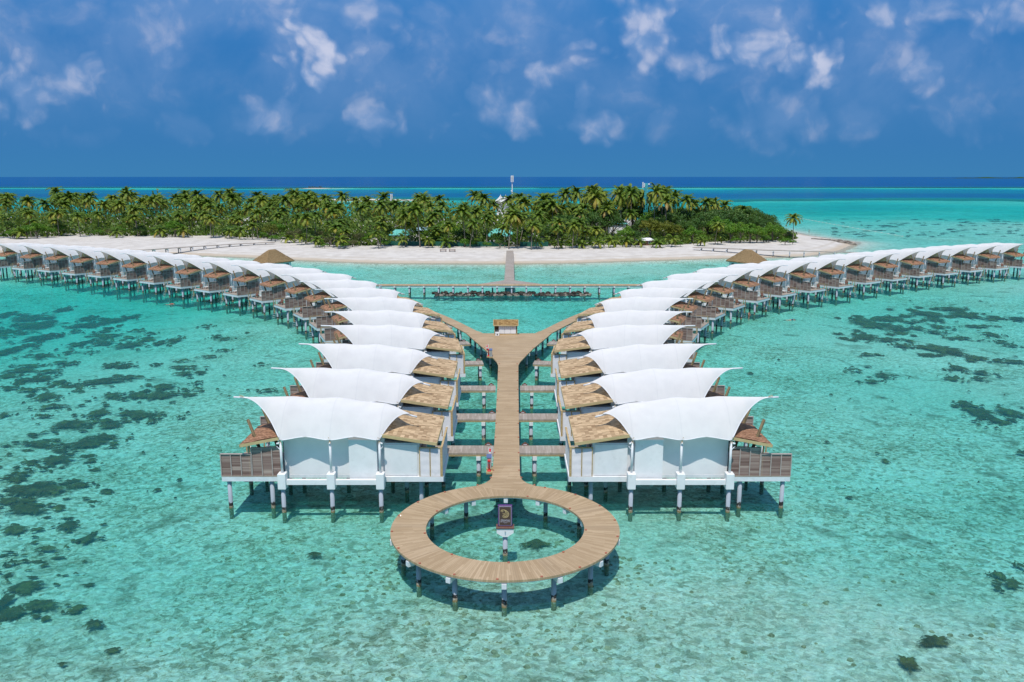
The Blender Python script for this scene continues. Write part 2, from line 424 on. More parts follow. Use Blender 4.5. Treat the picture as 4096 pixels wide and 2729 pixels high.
for (px, py, rx, ry, k) in CL:
    yv = math.cos(TH)+(-(py-1364.5)/F)*math.sin(TH); zv = -math.sin(TH)+(-(py-1364.5)/F)*math.cos(TH)
    c = ((px-2048)/F/yv, zv/yv)
    d = n.vmath('MULTIPLY', n.vmath('SUBTRACT', P3, (c[0], c[1], 0)), (F/rx*(.66 if k >= .7 else .74), F/ry*(.66 if k >= .7 else .74), 0))
    ln = n.vmath('LENGTH', d, out=1)
    v = n.maprange(n.math('SUBTRACT', n.math('ADD', 1.0, wob), ln), -.05 if k >= .7 else -.3, 1.0 if k >= .7 else 1.0, 0, min(.95, k*1.05))
    acc = v if acc is None else n.math('MAXIMUM', acc, v)
veil = n.math('MULTIPLY', n.maprange(nz2, .30, .70), .42)
acc = n.math('MAXIMUM', acc, n.math('MULTIPLY', veil, n.maprange(el, .02, .14)))
sh1 = n.noise(P3, 16, 6, .58, .2); sh2 = n.noise(n.vmath('ADD', P3, (.004, -.012, 0)), 16, 6, .58, .2)
inner = n.math('ADD', n.math('ADD', n.math('MULTIPLY', n.math('SUBTRACT', sh1, sh2), 2.2), n.math('MULTIPLY', n.math('SUBTRACT', nz3, .5), .5)), n.math('MULTIPLY', acc, .60))
cc = n.mix(n.maprange(inner, .0, .75), (.22, .35, .61), (.54, .58, .74))
ccs = n.mix(1.0, cc, (SKYK, SKYK, SKYK), 'MULTIPLY')
fin = n.mix(acc, skyc, ccs)
bg = n('ShaderNodeBackground', ins={'Color': fin, 'Strength': .15})
n('ShaderNodeOutputWorld', ins={0: bg.outputs[0]})
W.cycles.sampling_method = 'MANUAL'; W.cycles.sample_map_resolution = 512

sd = bpy.data.lights.new('sun', 'SUN'); sd.energy = 3.5; sd.angle = R(.5); sd.color = (1, .96, .90)
so = bpy.data.objects.new('sun', sd); col.objects.link(so)
sp = Vector((math.sin(SUN_AZ)*math.cos(SUN_EL), math.cos(SUN_AZ)*math.cos(SUN_EL), math.sin(SUN_EL)))
so.rotation_mode = 'QUATERNION'; so.rotation_quaternion = sp.to_track_quat('Z', 'Y'); so.location = sp*200

# ------------------------------------------------------------------ island outline and depths
SHORE = [(-420, 330), (-300, 312), (-170, 303), (-120, 297), (-107, 291), (-92, 286), (-72, 277), (-55, 270), (-39, 266), (0, 264.5), (20, 267), (38, 273), (56, 278), (73, 283), (89, 285),
         (105, 291), (123, 311), (139, 338), (146, 352), (143, 366), (139, 392), (141, 420), (136, 470), (100, 520), (0, 545), (-200, 560), (-420, 560)]
SH = np.array(SHORE, float)
def sdist(X, Y):
    """signed distance to the waterline, positive out at sea"""
    P = np.stack([X.ravel(), Y.ravel()], 1); d2 = np.full(len(P), 1e18); ins = np.zeros(len(P), bool)
    A = SH; B = np.roll(SH, -1, 0)
    for (ax, ay), (bx, by) in zip(A, B):
        ex, ey = bx-ax, by-ay
        t = np.clip(((P[:, 0]-ax)*ex+(P[:, 1]-ay)*ey)/(ex*ex+ey*ey), 0, 1)
        d2 = np.minimum(d2, (P[:, 0]-ax-t*ex)**2+(P[:, 1]-ay-t*ey)**2)
        cnd = ((ay > P[:, 1]) != (by > P[:, 1])) & (P[:, 0] < (bx-ax)*(P[:, 1]-ay)/(by-ay+1e-12)+ax)
        ins ^= cnd
    d = np.sqrt(d2); d[ins] *= -1
    return d.reshape(X.shape)
def smooth(x, a, b):
    t = np.clip((x-a)/(b-a), 0, 1); return t*t*(3-2*t)
def fbm(X, Y, s, seed, octv=3):
    out = np.empty(X.size); xs = X.ravel()*s; ys = Y.ravel()*s
    for i in range(X.size): out[i] = noise.fractal((xs[i]+seed, ys[i]-seed*.7, seed), 1.0, 2.0, octv)
    return out.reshape(X.shape)
def axis(lo, hi, step, far_lo, far_hi, g=1.13):
    c = list(np.arange(lo, hi+.1, step)); a = []; p = lo; s = step
    while p > far_lo: s *= g; p -= s; a.append(p)
    b = []; p = hi; s = step
    while p < far_hi: s *= g; p += s; b.append(p)
    return np.array(a[::-1]+c+b)
xs = axis(-240, 240, 3.0, -26000, 26000); ys = axis(18, 560, 3.0, -200, 60000, 1.07)
GX, GY = np.meshgrid(xs, ys, indexing='ij')
SDI = sdist(GX, GY)
n1 = fbm(GX, GY, .012, 3.1); n2 = fbm(GX, GY, .045, 8.4); n3 = fbm(GX, GY, .004, 5.7, 4)
lag = .98+.28*n1+.16*n2
def gauss(cx, cy, rx, ry): return np.exp(-((GX-cx)/rx)**2-((GY-cy)/ry)**2)
lag += 1.5*gauss(-100, 160, 42, 45)+1.0*gauss(-120, 200, 60, 25)+.12*gauss(-14, 92, 16, 30)+.12*gauss(16, 92, 16, 30)-.25*gauss(-16, 66, 12, 7)-.25*gauss(16, 66, 12, 7)+.35*gauss(0, 165, 30, 26)
lag -= .55*gauss(-20, 34, 26, 11)+.55*gauss(22, 40, 24, 15)+.30*gauss(0, 47, 13, 9)
lag += .35*gauss(75, 175, 60, 40)
outer = smooth(GY, 430, 640)
ybnd = GY+110*n3+40*n1
lag += outer*(1.0+.9*smooth(ybnd, 470, 560)*(1-smooth(ybnd, 590, 640))+2.3*smooth(ybnd, 640, 720)*(1-smooth(ybnd, 820, 930))*(1-.75*smooth(GX+200*n3, 260, 420))+.9*smooth(GX, 300, 460)*smooth(ybnd, 520, 600)*(1-smooth(ybnd, 700, 780)))
lag = np.clip(lag, .45, 9)
edge = GY+90*n3+18*n2
deepf = smooth(edge, 1040, 1115)
lag = np.maximum(lag-.06*(1-smooth(GY, 40, 62)), .60)
DEP = lag*(1-deepf)+deepf*13
DEP -= deepf*4.5*np.clip(fbm(GX*.35, GY*3.0, .0016, 2.2), -.4, 1)
DEP += smooth(GY, 1900, 3200)*16
# the outer reef flat, a pale bar along the atoll rim
bar = smooth(GY+120*n3, 1800, 1900)*(1-smooth(GY+120*n3, 2150, 2330))
DEP = DEP*(1-bar)+bar*(1.5+1.5*np.abs(n3))
shal = np.clip(SDI*.052, 0, 50)
DEP = np.minimum(DEP, .02+shal)
for (bx, by, rx, ry) in ((-180, 985, 95, 45), (-445, 1930, 75, 60)):
    DEP = np.minimum(DEP, .1+4*np.clip(np.sqrt(((GX-bx)/rx)**2+((GY-by)/ry)**2)-.9, 0, 9))
nx, ny = GX.shape
idx = np.arange(nx*ny).reshape(nx, ny)
QF = np.stack([idx[:-1, :-1], idx[1:, :-1], idx[1:, 1:], idx[:-1, 1:]], -1).reshape(-1, 4)
def grid_mesh(name, Z, faces, attr=None):
    used = np.unique(faces); mp = -np.ones(nx*ny, int); mp[used] = np.arange(len(used))
    V = np.stack([GX.ravel(), GY.ravel(), Z.ravel()], 1)[used]
    me = bpy.data.meshes.new(name); me.from_pydata(V.tolist(), [], mp[faces].tolist())
    if attr is not None:
        at = me.attributes.new('depth', 'FLOAT', 'POINT'); at.data.foreach_set('value', attr.ravel()[used].astype(np.float32))
    me.polygons.foreach_set('use_smooth', [True]*len(me.polygons)); me.update()
    o = bpy.data.objects.new(name, me); col.objects.link(o); return o

# seabed
def mk_seabed():
    m, nt = new_mat('seabed_sand'); n = N(nt)
    pos = n('ShaderNodeNewGeometry').outputs['Position']
    w = n('ShaderNodeTexNoise', ins={'Vector': pos, 'Scale': 1.1, 'Detail': 3}).outputs['Color']
    dv = n.vmath('ADD', pos, n.vmath('MULTIPLY', n.vmath('SUBTRACT', w, (.5, .5, .5)), (1.1, .8, 0)))
    a = n.noise(dv, 1.7, 10, .78, .5)
    a2 = n.noise(dv, 4.2, 6, .75, .4)
    b = n.noise(dv, .10, 6, .65)
    c = n.noise(pos, .022, 4, .55)
    k = n.math('ADD', n.math('ADD', n.math('MULTIPLY', a, .85), n.math('MULTIPLY', a2, .75)), n.math('ADD', n.math('MULTIPLY', b, .50), -.30))
    colr = n.ramp(k, [(.50, (.14, .12, .065)), (.60, (.31, .26, .155)), (.67, (.58, .52, .38)), (.75, (.83, .77, .62)), (.86, (.96, .93, .84))])
    vor = n('ShaderNodeTexVoronoi', feature='F1', ins={'Vector': dv, 'Scale': 2.6, 'Randomness': 1}).outputs['Color']
    vs = n('ShaderNodeSeparateColor', ins={0: vor})
    colr = n.mix(n.maprange(vs.outputs[0], .55, .95, 0, .65), colr, (.26, .225, .14))
    colr = n.mix(n.maprange(vs.outputs[1], .30, .05, 0, .55), colr, (.94, .91, .82))
    colr = n.mix(n.maprange(c, .46, .62, 0, .55), colr, (.80, .76, .65))
    g = n.noise(dv, .20, 7, .7, .6)
    colr = n.mix(n.maprange(g, .52, .68, 0, .75), colr, n.mix(n.maprange(a2, .35, .65), (.13, .11, .06), (.34, .28, .17)))
    principled(n, colr, .95, bump(n, n.math('ADD', a, n.math('MULTIPLY', a2, .4)), .8, .35), .05)
    return m
SB = grid_mesh('seabed', -np.minimum(np.maximum(DEP, .12), 12)-np.where(SDI < 0, .35, 0), QF[(np.abs(GX.ravel()[QF[:, 0]]) < 5000) & (GY.ravel()[QF[:, 0]] < 5000)])
SB.data.materials.append(mk_seabed()); tag(SB, kind='structure')

# water
def mk_water():
    m, nt = new_mat('sea_water'); n = N(nt)
    d = n('ShaderNodeAttribute', attribute_name='depth').outputs['Fac']
    pos = n('ShaderNodeNewGeometry').outputs['Position']
    p2 = n('ShaderNodeMapping', ins={'Vector': pos, 'Scale': (.8, 1.15, 1), 'Rotation': (0, 0, R(20))}).outputs[0]
    w1 = n.noise(p2, .9, 5, .6, .7); w2 = n.noise(p2, 3.2, 3, .6, .5); w3 = n.noise(pos, .12, 4, .55, .4)
    h = n.math('ADD', n.math('ADD', w1, n.math('MULTIPLY', w2, .35)), n.math('MULTIPLY', w3, 1.2))
    nm = n('ShaderNodeBump', ins={'Strength': .55, 'Distance': .28, 'Height': h}).outputs[0]
    dd = n.math('ADD', d, n.math('MULTIPLY', n.math('SUBTRACT', w1, .5), .55)); dd = n.math('MAXIMUM', dd, .0)
    chan = [n.math('POWER', b, dd) for b in (.52, .946, .928)]
    tint = n('ShaderNodeCombineColor', ins={0: chan[0], 1: chan[1], 2: chan[2]}).outputs[0]
    rp = n.maprange(w2, .34, .62, .80, 1.0)  # ripple light and caustic-like shade put into the water's tint by noise
    tint = n.mix(1.0, tint, n('ShaderNodeCombineColor', ins={0: rp, 1: rp, 2: rp}).outputs[0], 'MULTIPLY')
    tr = n('ShaderNodeBsdfTransparent', ins={'Color': tint})
    sc_c = n.ramp(n.math('DIVIDE', dd, 24), [(0, (.10, .66, .56)), (.09, (.012, .49, .50)), (.20, (.0, .36, .46)), (.36, (.0, .24, .43)), (.56, (.0, .145, .35)), (1, (.0, .085, .27))])
    vr = n.maprange(n.noise(pos, .02, 6, .65), .3, .7, .86, 1.1)
    sc_c = n.mix(1.0, sc_c, n('ShaderNodeCombineColor', ins={0: vr, 1: vr, 2: vr}).outputs[0], 'MULTIPLY')
    df = n('ShaderNodeBsdfDiffuse', ins={'Color': sc_c, 'Normal': nm})
    fac = n.math('SUBTRACT', 1.0, n.math('POWER', .93, dd))
    m1 = n('ShaderNodeMixShader', ins={0: fac, 1: tr.outputs[0], 2: df.outputs[0]})
    gl = n('ShaderNodeBsdfGlossy', ins={'Color': (1, 1, 1, 1), 'Roughness': .10, 'Normal': nm})
    fr = n.math('MULTIPLY', n('ShaderNodeFresnel', ins={'IOR': 1.33, 'Normal': nm}).outputs[0], .32)
    m2 = n('ShaderNodeMixShader', ins={0: fr, 1: m1.outputs[0], 2: gl.outputs[0]})
    n('ShaderNodeOutputMaterial', ins={0: m2.outputs[0]})
    return m
far_in = SDI.ravel()[QF].max(1) > -9
SEA = grid_mesh('sea_water', np.zeros_like(GX), QF[far_in], DEP)
SEA.data.materials.append(mk_water()); tag(SEA, kind='structure')

# beach and island ground
def mk_sand():
    m, nt = new_mat('coral_sand'); n = N(nt)
    pos = n('ShaderNodeNewGeometry').outputs['Position']
    z = n('ShaderNodeSeparateXYZ', ins={0: pos}).outputs[2]
    f = n.noise(pos, .25, 7, .62); g = n.noise(pos, .03, 4)
    c = n.mix(n.maprange(f, .35, .65), (.53, .485, .43), (.63, .585, .525))
    c = n.mix(n.maprange(g, .5, .7, 0, .4), c, (.56, .50, .43))
    zz = n.math('ADD', z, n.math('MULTIPLY', n.math('SUBTRACT', f, .5), .25))
    c = n.mix(n.maprange(zz, .15, .55, .8, 0), c, (.47, .38, .27))                  # wet sand
    line = n.math('MULTIPLY', n.maprange(zz, .60, .66), n.maprange(zz, .78, .70))
    c = n.mix(n.math('MULTIPLY', line, .35), c, (.40, .33, .24))                     # tide wrack
    lf = n.noise(pos, .9, 5, .7)
    c = n.mix(n.math('MULTIPLY', n.maprange(lf, .55, .75), n.maprange(zz, 1.1, 1.5, 0, .7)), c, (.17, .14, .08))  # leaf litter
    principled(n, c, .95, bump(n, f, .4, .2), .1)
    return m
BXs = np.arange(-420, 160, 2.5); BYs = np.arange(255, 575, 2.5)
_GX, _GY, _nx, _ny, _idx = GX, GY, nx, ny, idx
GX, GY = np.meshgrid(BXs, BYs, indexing='ij'); nx, ny = GX.shape; idx = np.arange(nx*ny).reshape(nx, ny)
BS = sdist(GX, GY)
BQ = np.stack([idx[:-1, :-1], idx[1:, :-1], idx[1:, 1:], idx[:-1, 1:]], -1).reshape(-1, 4)
BZ = np.where(BS < 0, 1.75*(1-np.exp(BS/14.0)), -BS*.06)+.10*fbm(GX, GY, .08, 1.7, 2)*smooth(-BS, 2, 14)
BE = grid_mesh('beach', BZ, BQ[BS.ravel()[BQ].min(1) < 4])
BE.data.materials.append(mk_sand()); tag(BE, kind='structure')
GX, GY, nx, ny, idx = _GX, _GY, _nx, _ny, _idx
def gz(x, y):
    s = float(sdist(np.array([[x]]), np.array([[y]]))[0, 0])
    return 1.75*(1-math.exp(s/14)) if s < 0 else -s*.06

# ------------------------------------------------------------------ coral on the seabed
def mk_coral():
    m, nt = new_mat('reef_coral'); n = N(nt)
    pos = n('ShaderNodeNewGeometry').outputs['Position']
    f = n.noise(pos, 1.1, 8, .7, .5); g = n.noise(pos, .25, 4)
    c = n.ramp(n.math('ADD', n.math('MULTIPLY', f, .7), n.math('MULTIPLY', g, .35)), [(.35, (.038, .024, .012)), (.52, (.10, .070, .028)), (.64, (.19, .145, .040)), (.8, (.38, .29, .13))])
    p = principled(n, c, .9, bump(n, f, 1, .3), .1)
    t = n('ShaderNodeAttribute', attribute_name='age').outputs['Fac']
    e = n.math('ADD', n.noise(pos, 1.5, 7, .72, .6), n.math('MULTIPLY', n.noise(pos, .45, 3), .5))
    gap = n.maprange(n.math('ADD', n.math('MULTIPLY', t, .8), n.math('MULTIPLY', e, 1.15)), 1.24, 1.52)
    mx = n('ShaderNodeMixShader', ins={0: gap, 1: p.outputs[0], 2: n('ShaderNodeBsdfTransparent').outputs[0]})
    o = [q for q in nt.nodes if q.type == 'OUTPUT_MATERIAL'][0]; nt.links.new(mx.outputs[0], o.inputs[0])
    return m
M['coral'] = mk_coral()
def dep_at(x, y):
    i = min(max(np.searchsorted(xs, x)-1, 0), len(xs)-2); j = min(max(np.searchsorted(ys, y)-1, 0), len(ys)-2)
    return float(DEP[i:i+2, j:j+2].mean())
def mound(mb, cx, cy, rx, ry, seed, h=.45):
    nr, ns = 5, max(24, min(90, int(20+16*max(rx, ry))))
    zb = -dep_at(cx, cy)
    vs = [(cx, cy, zb+h*.9)]; fs = []; mb.a.append(0.0)
    for k in range(1, nr+1):
        t = k/nr
        for i in range(ns):
            a = 2*PI*i/ns
            rr = t*(1+.42*noise.fractal((math.cos(a)*2.0+seed, math.sin(a)*2.0-seed, seed*.3), .6, 2.1, 6)+.08*math.sin(a*5+seed)+.07*noise.noise((a*9, seed, 0)))
            x, y = cx+rx*rr*math.cos(a), cy+ry*rr*math.sin(a)
            hh = h*(1-t**2.4)+.28*noise.noise((x*1.3, y*1.3, seed))*(1-t*.7)
            mb.a.append(t)
            vs.append((x, y, zb-.12*(t == 1)+max(hh, -.05 if t < 1 else -.3)+(.03 if t < 1 else 0)))
    for i in range(ns): fs.append((0, 1+i, 1+(i+1) % ns))
    for k in range(nr-1):
        for i in range(ns):
            j = (i+1) % ns
            fs.append((1+k*ns+i, 1+(k+1)*ns+i, 1+(k+1)*ns+j, 1+k*ns+j))
    mb.add(vs, fs)
C1 = [(60,620,100,45),(250,320,160,35),(300,380,200,40),(60,290,70,25),(530,250,60,25),(750,325,90,20),(960,345,120,30),(760,385,160,22),(180,450,70,12),(340,500,130,30),(250,560,60,15),(660,560,75,28),(890,560,100,22),(890,440,60,15),(920,490,110,18),(1120,580,130,28),(1260,530,60,15),(1360,570,50,25),(1490,553,55,22),(350,660,130,15),(530,725,70,15),(620,740,50,15),(230,755,120,15),(170,800,140,22),(70,850,75,18),(420,815,110,20),(350,880,90,32),(200,890,60,18),(500,915,60,22),(960,775,80,25),(1080,780,60,20),(880,915,190,28),(1080,880,150,15),(680,985,40,12),(1585,850,100,20),(1560,800,110,12),(1690,930,30,18),(955,1040,85,32),(1400,960,110,30),(1360,1040,170,40),(1180,1040,100,30),(380,1050,110,35),(240,985,100,18),(80,965,75,15),(460,1135,130,20),(840,1190,90,40),(600,1290,190,45),(1130,1190,150,30),(1180,1220,80,25),(960,1290,110,35),(360,1220,60,15),(30,1210,50,20),(900,1400,120,25),(760,1450,190,45),(300,1460,190,30),(1360,1230,40,12),(1540,1235,35,12),(1300,1270,30,15),(1920,650,60,8),(1790,705,60,10),(1580,740,50,8),(1340,770,50,8),(2235,775,40,8),(1760,430,50,8),(1930,550,50,8),(1860,525,40,8),(1580,990,30,10),(1690,990,50,8),(2290,1000,60,14),(1180,445,60,9),(780,640,40,9),(570,640,50,12),(1100,510,50,8),(1280,480,40,8),(640,445,45,12),(440,470,60,14),(30,480,60,10)]
C2 = [(240,290,250,60),(60,370,90,25),(200,430,170,35),(550,250,60,15),(100,560,90,35),(460,525,70,30),(590,620,70,30),(160,180,50,18),(270,150,50,10),(400,80,140,35),(90,785,35,12),(310,690,90,14),(20,1060,60,80),(280,1080,150,50),(80,1130,100,40)]
C3 = [(1330,165,130,40),(1500,190,70,25),(1700,90,110,25),(1960,100,100,30),(1450,120,110,18),(1760,130,60,20),(1290,255,110,22),(1430,275,80,18),(1800,345,130,45),(1660,325,50,14),(1630,190,50,15),(1780,180,50,15),(1760,220,50,12),(1940,260,70,12),(2130,235,50,14),(2040,180,90,10),(2300,130,60,12),(2030,405,80,15),(2290,430,70,15),(1910,475,60,18),(2060,505,60,16),(1870,540,50,15),(2060,548,45,10),(1400,515,60,15),(1330,555,60,12),(2280,315,40,8),(2200,285,40,8),(1310,380,60,8),(1960,710,60,18),(2060,760,110,30),(2260,770,100,45),(2170,820,60,15),(2340,1045,40,15),(1220,485,40,10),(1530,320,50,14),(1860,60,90,10),(1240,130,60,10),(2150,120,60,14)]
C4 = [(2280,770,80,35),(2180,700,45,22),(2330,640,30,20)]
reef = MB(); rnd = random.Random(3)
def px_mound(mb, px, py, rx, ry, seed, h=.45, sat=True):
    x, y = un(px, py, -1.0); x1, _ = un(px+rx, py, -1.0); _, ya = un(px, py-ry, -1.0); _, yb = un(px, py+ry, -1.0)
    ax, ay = abs(x1-x), abs(ya-yb)/2
    mound(mb, x, y, ax, ay, seed, h)
    if sat:
        for k in range(9):
            a = rnd.uniform(0, 2*PI); q = rnd.uniform(.85, 1.6); s = rnd.uniform(.08, .40)
            mound(mb, x+ax*q*math.cos(a), y+ay*q*math.sin(a), ax*s, min(ay, ax*1.5)*s, seed+k*.37+5, h*.6)
k = 0
for (lst, ox, oy, s) in ((C1, 0, 1100, .4673), (C2, 0, 1800, .5924), (C3, 2700, 1200, .593), (C4, 2700, 1900, .593)):
    for (a, b, c, d) in lst:
        k += 1; px_mound(reef, ox+a*s, oy+b*s, c*s*1.22, d*s*1.22, k*1.37)
for i in range(120):
    px = rnd.uniform(0, 1000) if rnd.random() < .5 else rnd.uniform(2900, 4096); py = rnd.uniform(1180, 2000)
    if px < 1000 and py < 1180+.12*px: continue
    r = rnd.uniform(4, 20)*rnd.random()+3; px_mound(reef, px, py, r, r*.28*(py/1700)**1.5, i*.77+90, .3, False)
for i in range(75):
    px = 420*rnd.random()**1.5; py = rnd.uniform(1720, 2350)
    r = rnd.uniform(6, 30); px_mound(reef, px, py, r*1.4, r*.34, i*.91+300, .2, False)
for i in range(110):
    px = rnd.uniform(3300, 4096); py = rnd.uniform(868, 950)
    r = rnd.uniform(4, 24); px_mound(reef, px, py, r, rnd.uniform(.6, 1.3), i*.57+190, .5, False)
ro = reef.build('coral_reef', M['coral'], None, True)
tag(ro, 'dark olive coral growth scattered over the pale lagoon bed', 'coral', kind='stuff')
M['rubble'] = noisy('coral_rubble', (.20, .16, .085), (.46, .39, .25), 2.2, .9, .6, .1)
rb = MB(); rq = random.Random(31)
def stone(mb, x, y, s):
    zb = -dep_at(x, y); k = 7; a0 = rq.uniform(0, 6)
    vs = [(x, y, zb+s*.55)]
    for r, h in ((.6, .45), (1.0, -.12)):
        for i in range(k):
            a = a0+2*PI*i/k; q = s*r*rq.uniform(.75, 1.25); vs.append((x+q*math.cos(a), y+q*.85*math.sin(a), zb+s*h*rq.uniform(.7, 1.2)))
    fs = [(0, 1+i, 1+(i+1) % k) for i in range(k)]+[(1+i, 1+k+i, 1+k+(i+1) % k, 1+(i+1) % k) for i in range(k)]
    mb.add(vs, fs)
for i in range(1500):
    if rq.random() < .45: a = rq.uniform(0, 6.28); r = rq.gauss(8.6, 2.0); x, y = r*math.cos(a), 56.4+r*math.sin(a)-1
    else: x, y = rq.uniform(-34, 34), rq.uniform(27, 66)
    if noise.noise((x*.13, y*.13, 5)) < -.02 and rq.random() < .85: continue
    stone(rb, x, y, .05+.22*rq.random()**2.2)
tag(rb.build('coral_rubble', M['rubble']), 'tan coral rubble strewn over the shallow bed around the ring walkway', 'rubble', kind='stuff')
for (px, py, rx, ry, lab) in [(2147, 2191, 72, 14, 'dark green coral patch under water inside the ring walkway'),
        (112, 2360, 70, 24, 'oval dark coral head nearest the left edge of the photo, above a longer one'),
        (379, 2517, 48, 21, 'star-shaped mossy coral patch alone in the lower left shallows'),
        (456, 2620, 32, 15, 'small dark coral lump at the bottom left, below the star-shaped patch'),
        (255, 2685, 24, 9, 'smallest olive coral lump at the very bottom left'),
        (3738, 2603, 62, 23, 'brown coral head in the lower right shallows, upper of two'),
        (3625, 2695, 46, 29, 'olive coral head at the bottom right edge, lower of two'),
        (1260, 2235, 36, 10, 'faint brown coral patch left of the ring walkway')]:
    b = MB(); px_mound(b, px, py, rx*1.3, ry*1.3, px*.01, .4, False)
    tag(b.build('coral_patch', M['coral'], None, True), lab, 'coral', 'lone coral patches in the shallows')

# ------------------------------------------------------------------ jetty: spine, Y platform, ring, curved arms, cross pier
DZ = 2.3
def pile(mb, x, y, top, r=.175, bot=-2.6): mb.tube([(x, y, bot), (x, y, top)], r, 12)
# spine + flare + Y platform
sp_e = empty('boardwalk', (0, 0, 0), 0, 'long straight plank boardwalk from the ring to the shed, widening like a Y', 'boardwalk')
left = [(0, 63.1), (-2.45, 64.35), (-1.75, 64.95), (-1.35, 65.7), (-1.18, 66.8), (-1.2, 80), (-1.3, 100), (-1.36, 108.5), (-1.6, 110.6), (-2.15, 113.1), (-3.75, 120), (-5.55, 126.5), (-7.0, 132.0), (-5.05, 133.7), (-4.2, 131.75)]
right = [(-x, y) for x, y in reversed(left)][:-1]
outl = [(x, y) for x, y in left]+[p for p in [(-x, y) for x, y in reversed(left[1:])]]
outl = outl[::-1]
MBd = MB().poly_slab(outl, DZ-.16, DZ, lambda x, y: (y, x))
MBd.build('deck', M['deck'], sp_e)
b = MB()
for sgn in (-1, 1): b.box(sgn*1.0-.09, sgn*1.0+.09, 66.5, 110, DZ-.5, DZ-.163)
b.build('edge_beam', M['concrete_beam'], sp_e)
for y in list(range(69, 112, 6)):
    MB().box(-1.1, 1.1, y-.16, y+.16, DZ-.75, DZ-.5).build('cross_beam', M['concrete_beam'], sp_e)
    for sgn in (-1, 1):
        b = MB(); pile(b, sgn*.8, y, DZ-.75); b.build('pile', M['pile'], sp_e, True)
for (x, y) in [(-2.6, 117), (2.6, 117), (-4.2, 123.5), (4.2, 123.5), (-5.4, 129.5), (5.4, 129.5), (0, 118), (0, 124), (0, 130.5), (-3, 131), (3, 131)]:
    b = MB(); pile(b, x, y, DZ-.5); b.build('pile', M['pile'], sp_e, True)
    MB().box(x-.5, x+.5, y-.2, y+.2, DZ-.5, DZ-.163).build('cross_beam', M['concrete_beam'], sp_e)
def cap_light(parent, x, y, z=DZ):
    b = MB(); b.tube([(x, y, z+.002), (x, y, z+.05), (x, y, z+.075)], [.085, .085, .03], 10); b.build('deck_light', M['terracotta'], parent, True)
for i, y in enumerate(np.arange(68, 111, 4.6)):
    cap_light(sp_e, -1.12-.002*(y-68), y); cap_light(sp_e, 1.12+.002*(y-68), y)
for x, y in [(-2.35, 64.5), (2.35, 64.5), (-1.3, 66.2), (1.3, 66.2), (-3.6, 120), (3.6, 120), (-5.3, 126.3), (5.3, 126.3), (-2.6, 115.2), (2.6, 115.2)]: cap_light(sp_e, x, y)

# ring
RC, RO, RI = 56.4, 8.3, 5.75
rg = empty('ring_boardwalk', (0, RC, 0), 0, 'circular plank boardwalk standing on piles at the near end of the jetty', 'boardwalk')
NS = 168
b = MB()
def ringf(ro, ri, z1, z0):
    vs = []; fs = []; us = []
    for i in range(NS):
        a = 2*PI*i/NS
        for r, z in ((ro, z1), (ri, z1), (ri, z0), (ro, z0)): vs.append((r*math.cos(a), r*math.sin(a), z))
    for i in range(NS):
        j = (i+1) % NS; u0, u1 = i/NS*2*PI*7.2, (i+1)/NS*2*PI*7.2
        for k in range(4):
            l = (k+1) % 4
            fs.append((i*4+k, i*4+l, j*4+l, j*4+k)); v0, v1 = (0, 2.5) if k in (0, 2) else (0, .1)
            us.append([(u0, v0), (u0, v1), (u1, v1), (u1, v0)])
    return vs, fs, us
b.add(*ringf(RO, RI, DZ-.004, DZ-.16)); b.build('deck', M['deck'], rg)
b = MB(); v, f, u = ringf(RO-.10, RO-.22, DZ-.165, DZ-.25); b.add(v, f); b.build('outer_beam', M['concrete_beam'], rg)
b = MB(); v, f, u = ringf(RI+.22, RI+.10, DZ-.165, DZ-.25); b.add(v, f); b.build('inner_beam', M['concrete_beam'], rg)
for i in range(14):
    a = -PI/2+2*PI*i/14; ca, sa = math.cos(a), math.sin(a)
    MB().bar((ca*(RI+.05), sa*(RI+.05), DZ-.43), (ca*(RO+.04), sa*(RO+.04), DZ-.43), .32, .35).build('radial_beam', M['concrete_beam'], rg)
    b = MB(); pile(b, ca*7.45, sa*7.45, DZ-.61); b.build('pile', M['pile'], rg, True)
for i in range(18):
    a = 2*PI*(i+.35)/18
    if abs(a-PI/2) < .36: continue
    cap_light(rg, math.cos(a)*(RO-.12), math.sin(a)*(RO-.12)); 
    if i % 2: cap_light(rg, math.cos(a+.1)*(RI+.12), math.sin(a+.1)*(RI+.12))

# sign on its pile in the ring
sg = empty('name_sign', (0, RC, 0), 0, 'purple framed brown sign with gold emblem on a single pile in the ring', 'sign')
b = MB(); pile(b, 0, 0, 1.75, .18); b.build('pile', M['pile'], sg, True)
b = MB()
pr = [(-.62, 1.87), (-.17, 1.56), (.17, 1.56), (.62, 1.87), (.62, 2.2), (-.62, 2.2)]
b.add([(x, -.3, z) for x, z in pr]+[(x, .3, z) for x, z in pr], [tuple(range(6)), tuple(reversed(range(6, 12)))]+[(i, i+6, (i+1) % 6+6, (i+1) % 6) for i in range(6)])
b.build('corbel', M['white'], sg)
MB().bevbox(-.66, .66, -.36, .36, 2.2, 2.3, .015).build('base_plate', M['brown'], sg)
MB().bevbox(-.52, .52, -.10, .10, 2.3, 3.93, .02).build('frame', M['purple'], sg)
MB().box(-.45, .45, -.112, -.1, 2.38, 3.84).build('border', M['lilac'], sg)
fc = MB().box(-.428, .428, -.118, -.1125, 2.402, 3.818).build('face', M['signbrown'], sg)
MB().tube([(0, -.3, 2.03), (0, -.42, 2.05), (0, -.46, 2.02)], [.035, .035, .02], 8).build('lamp', M['galv'], sg, True)
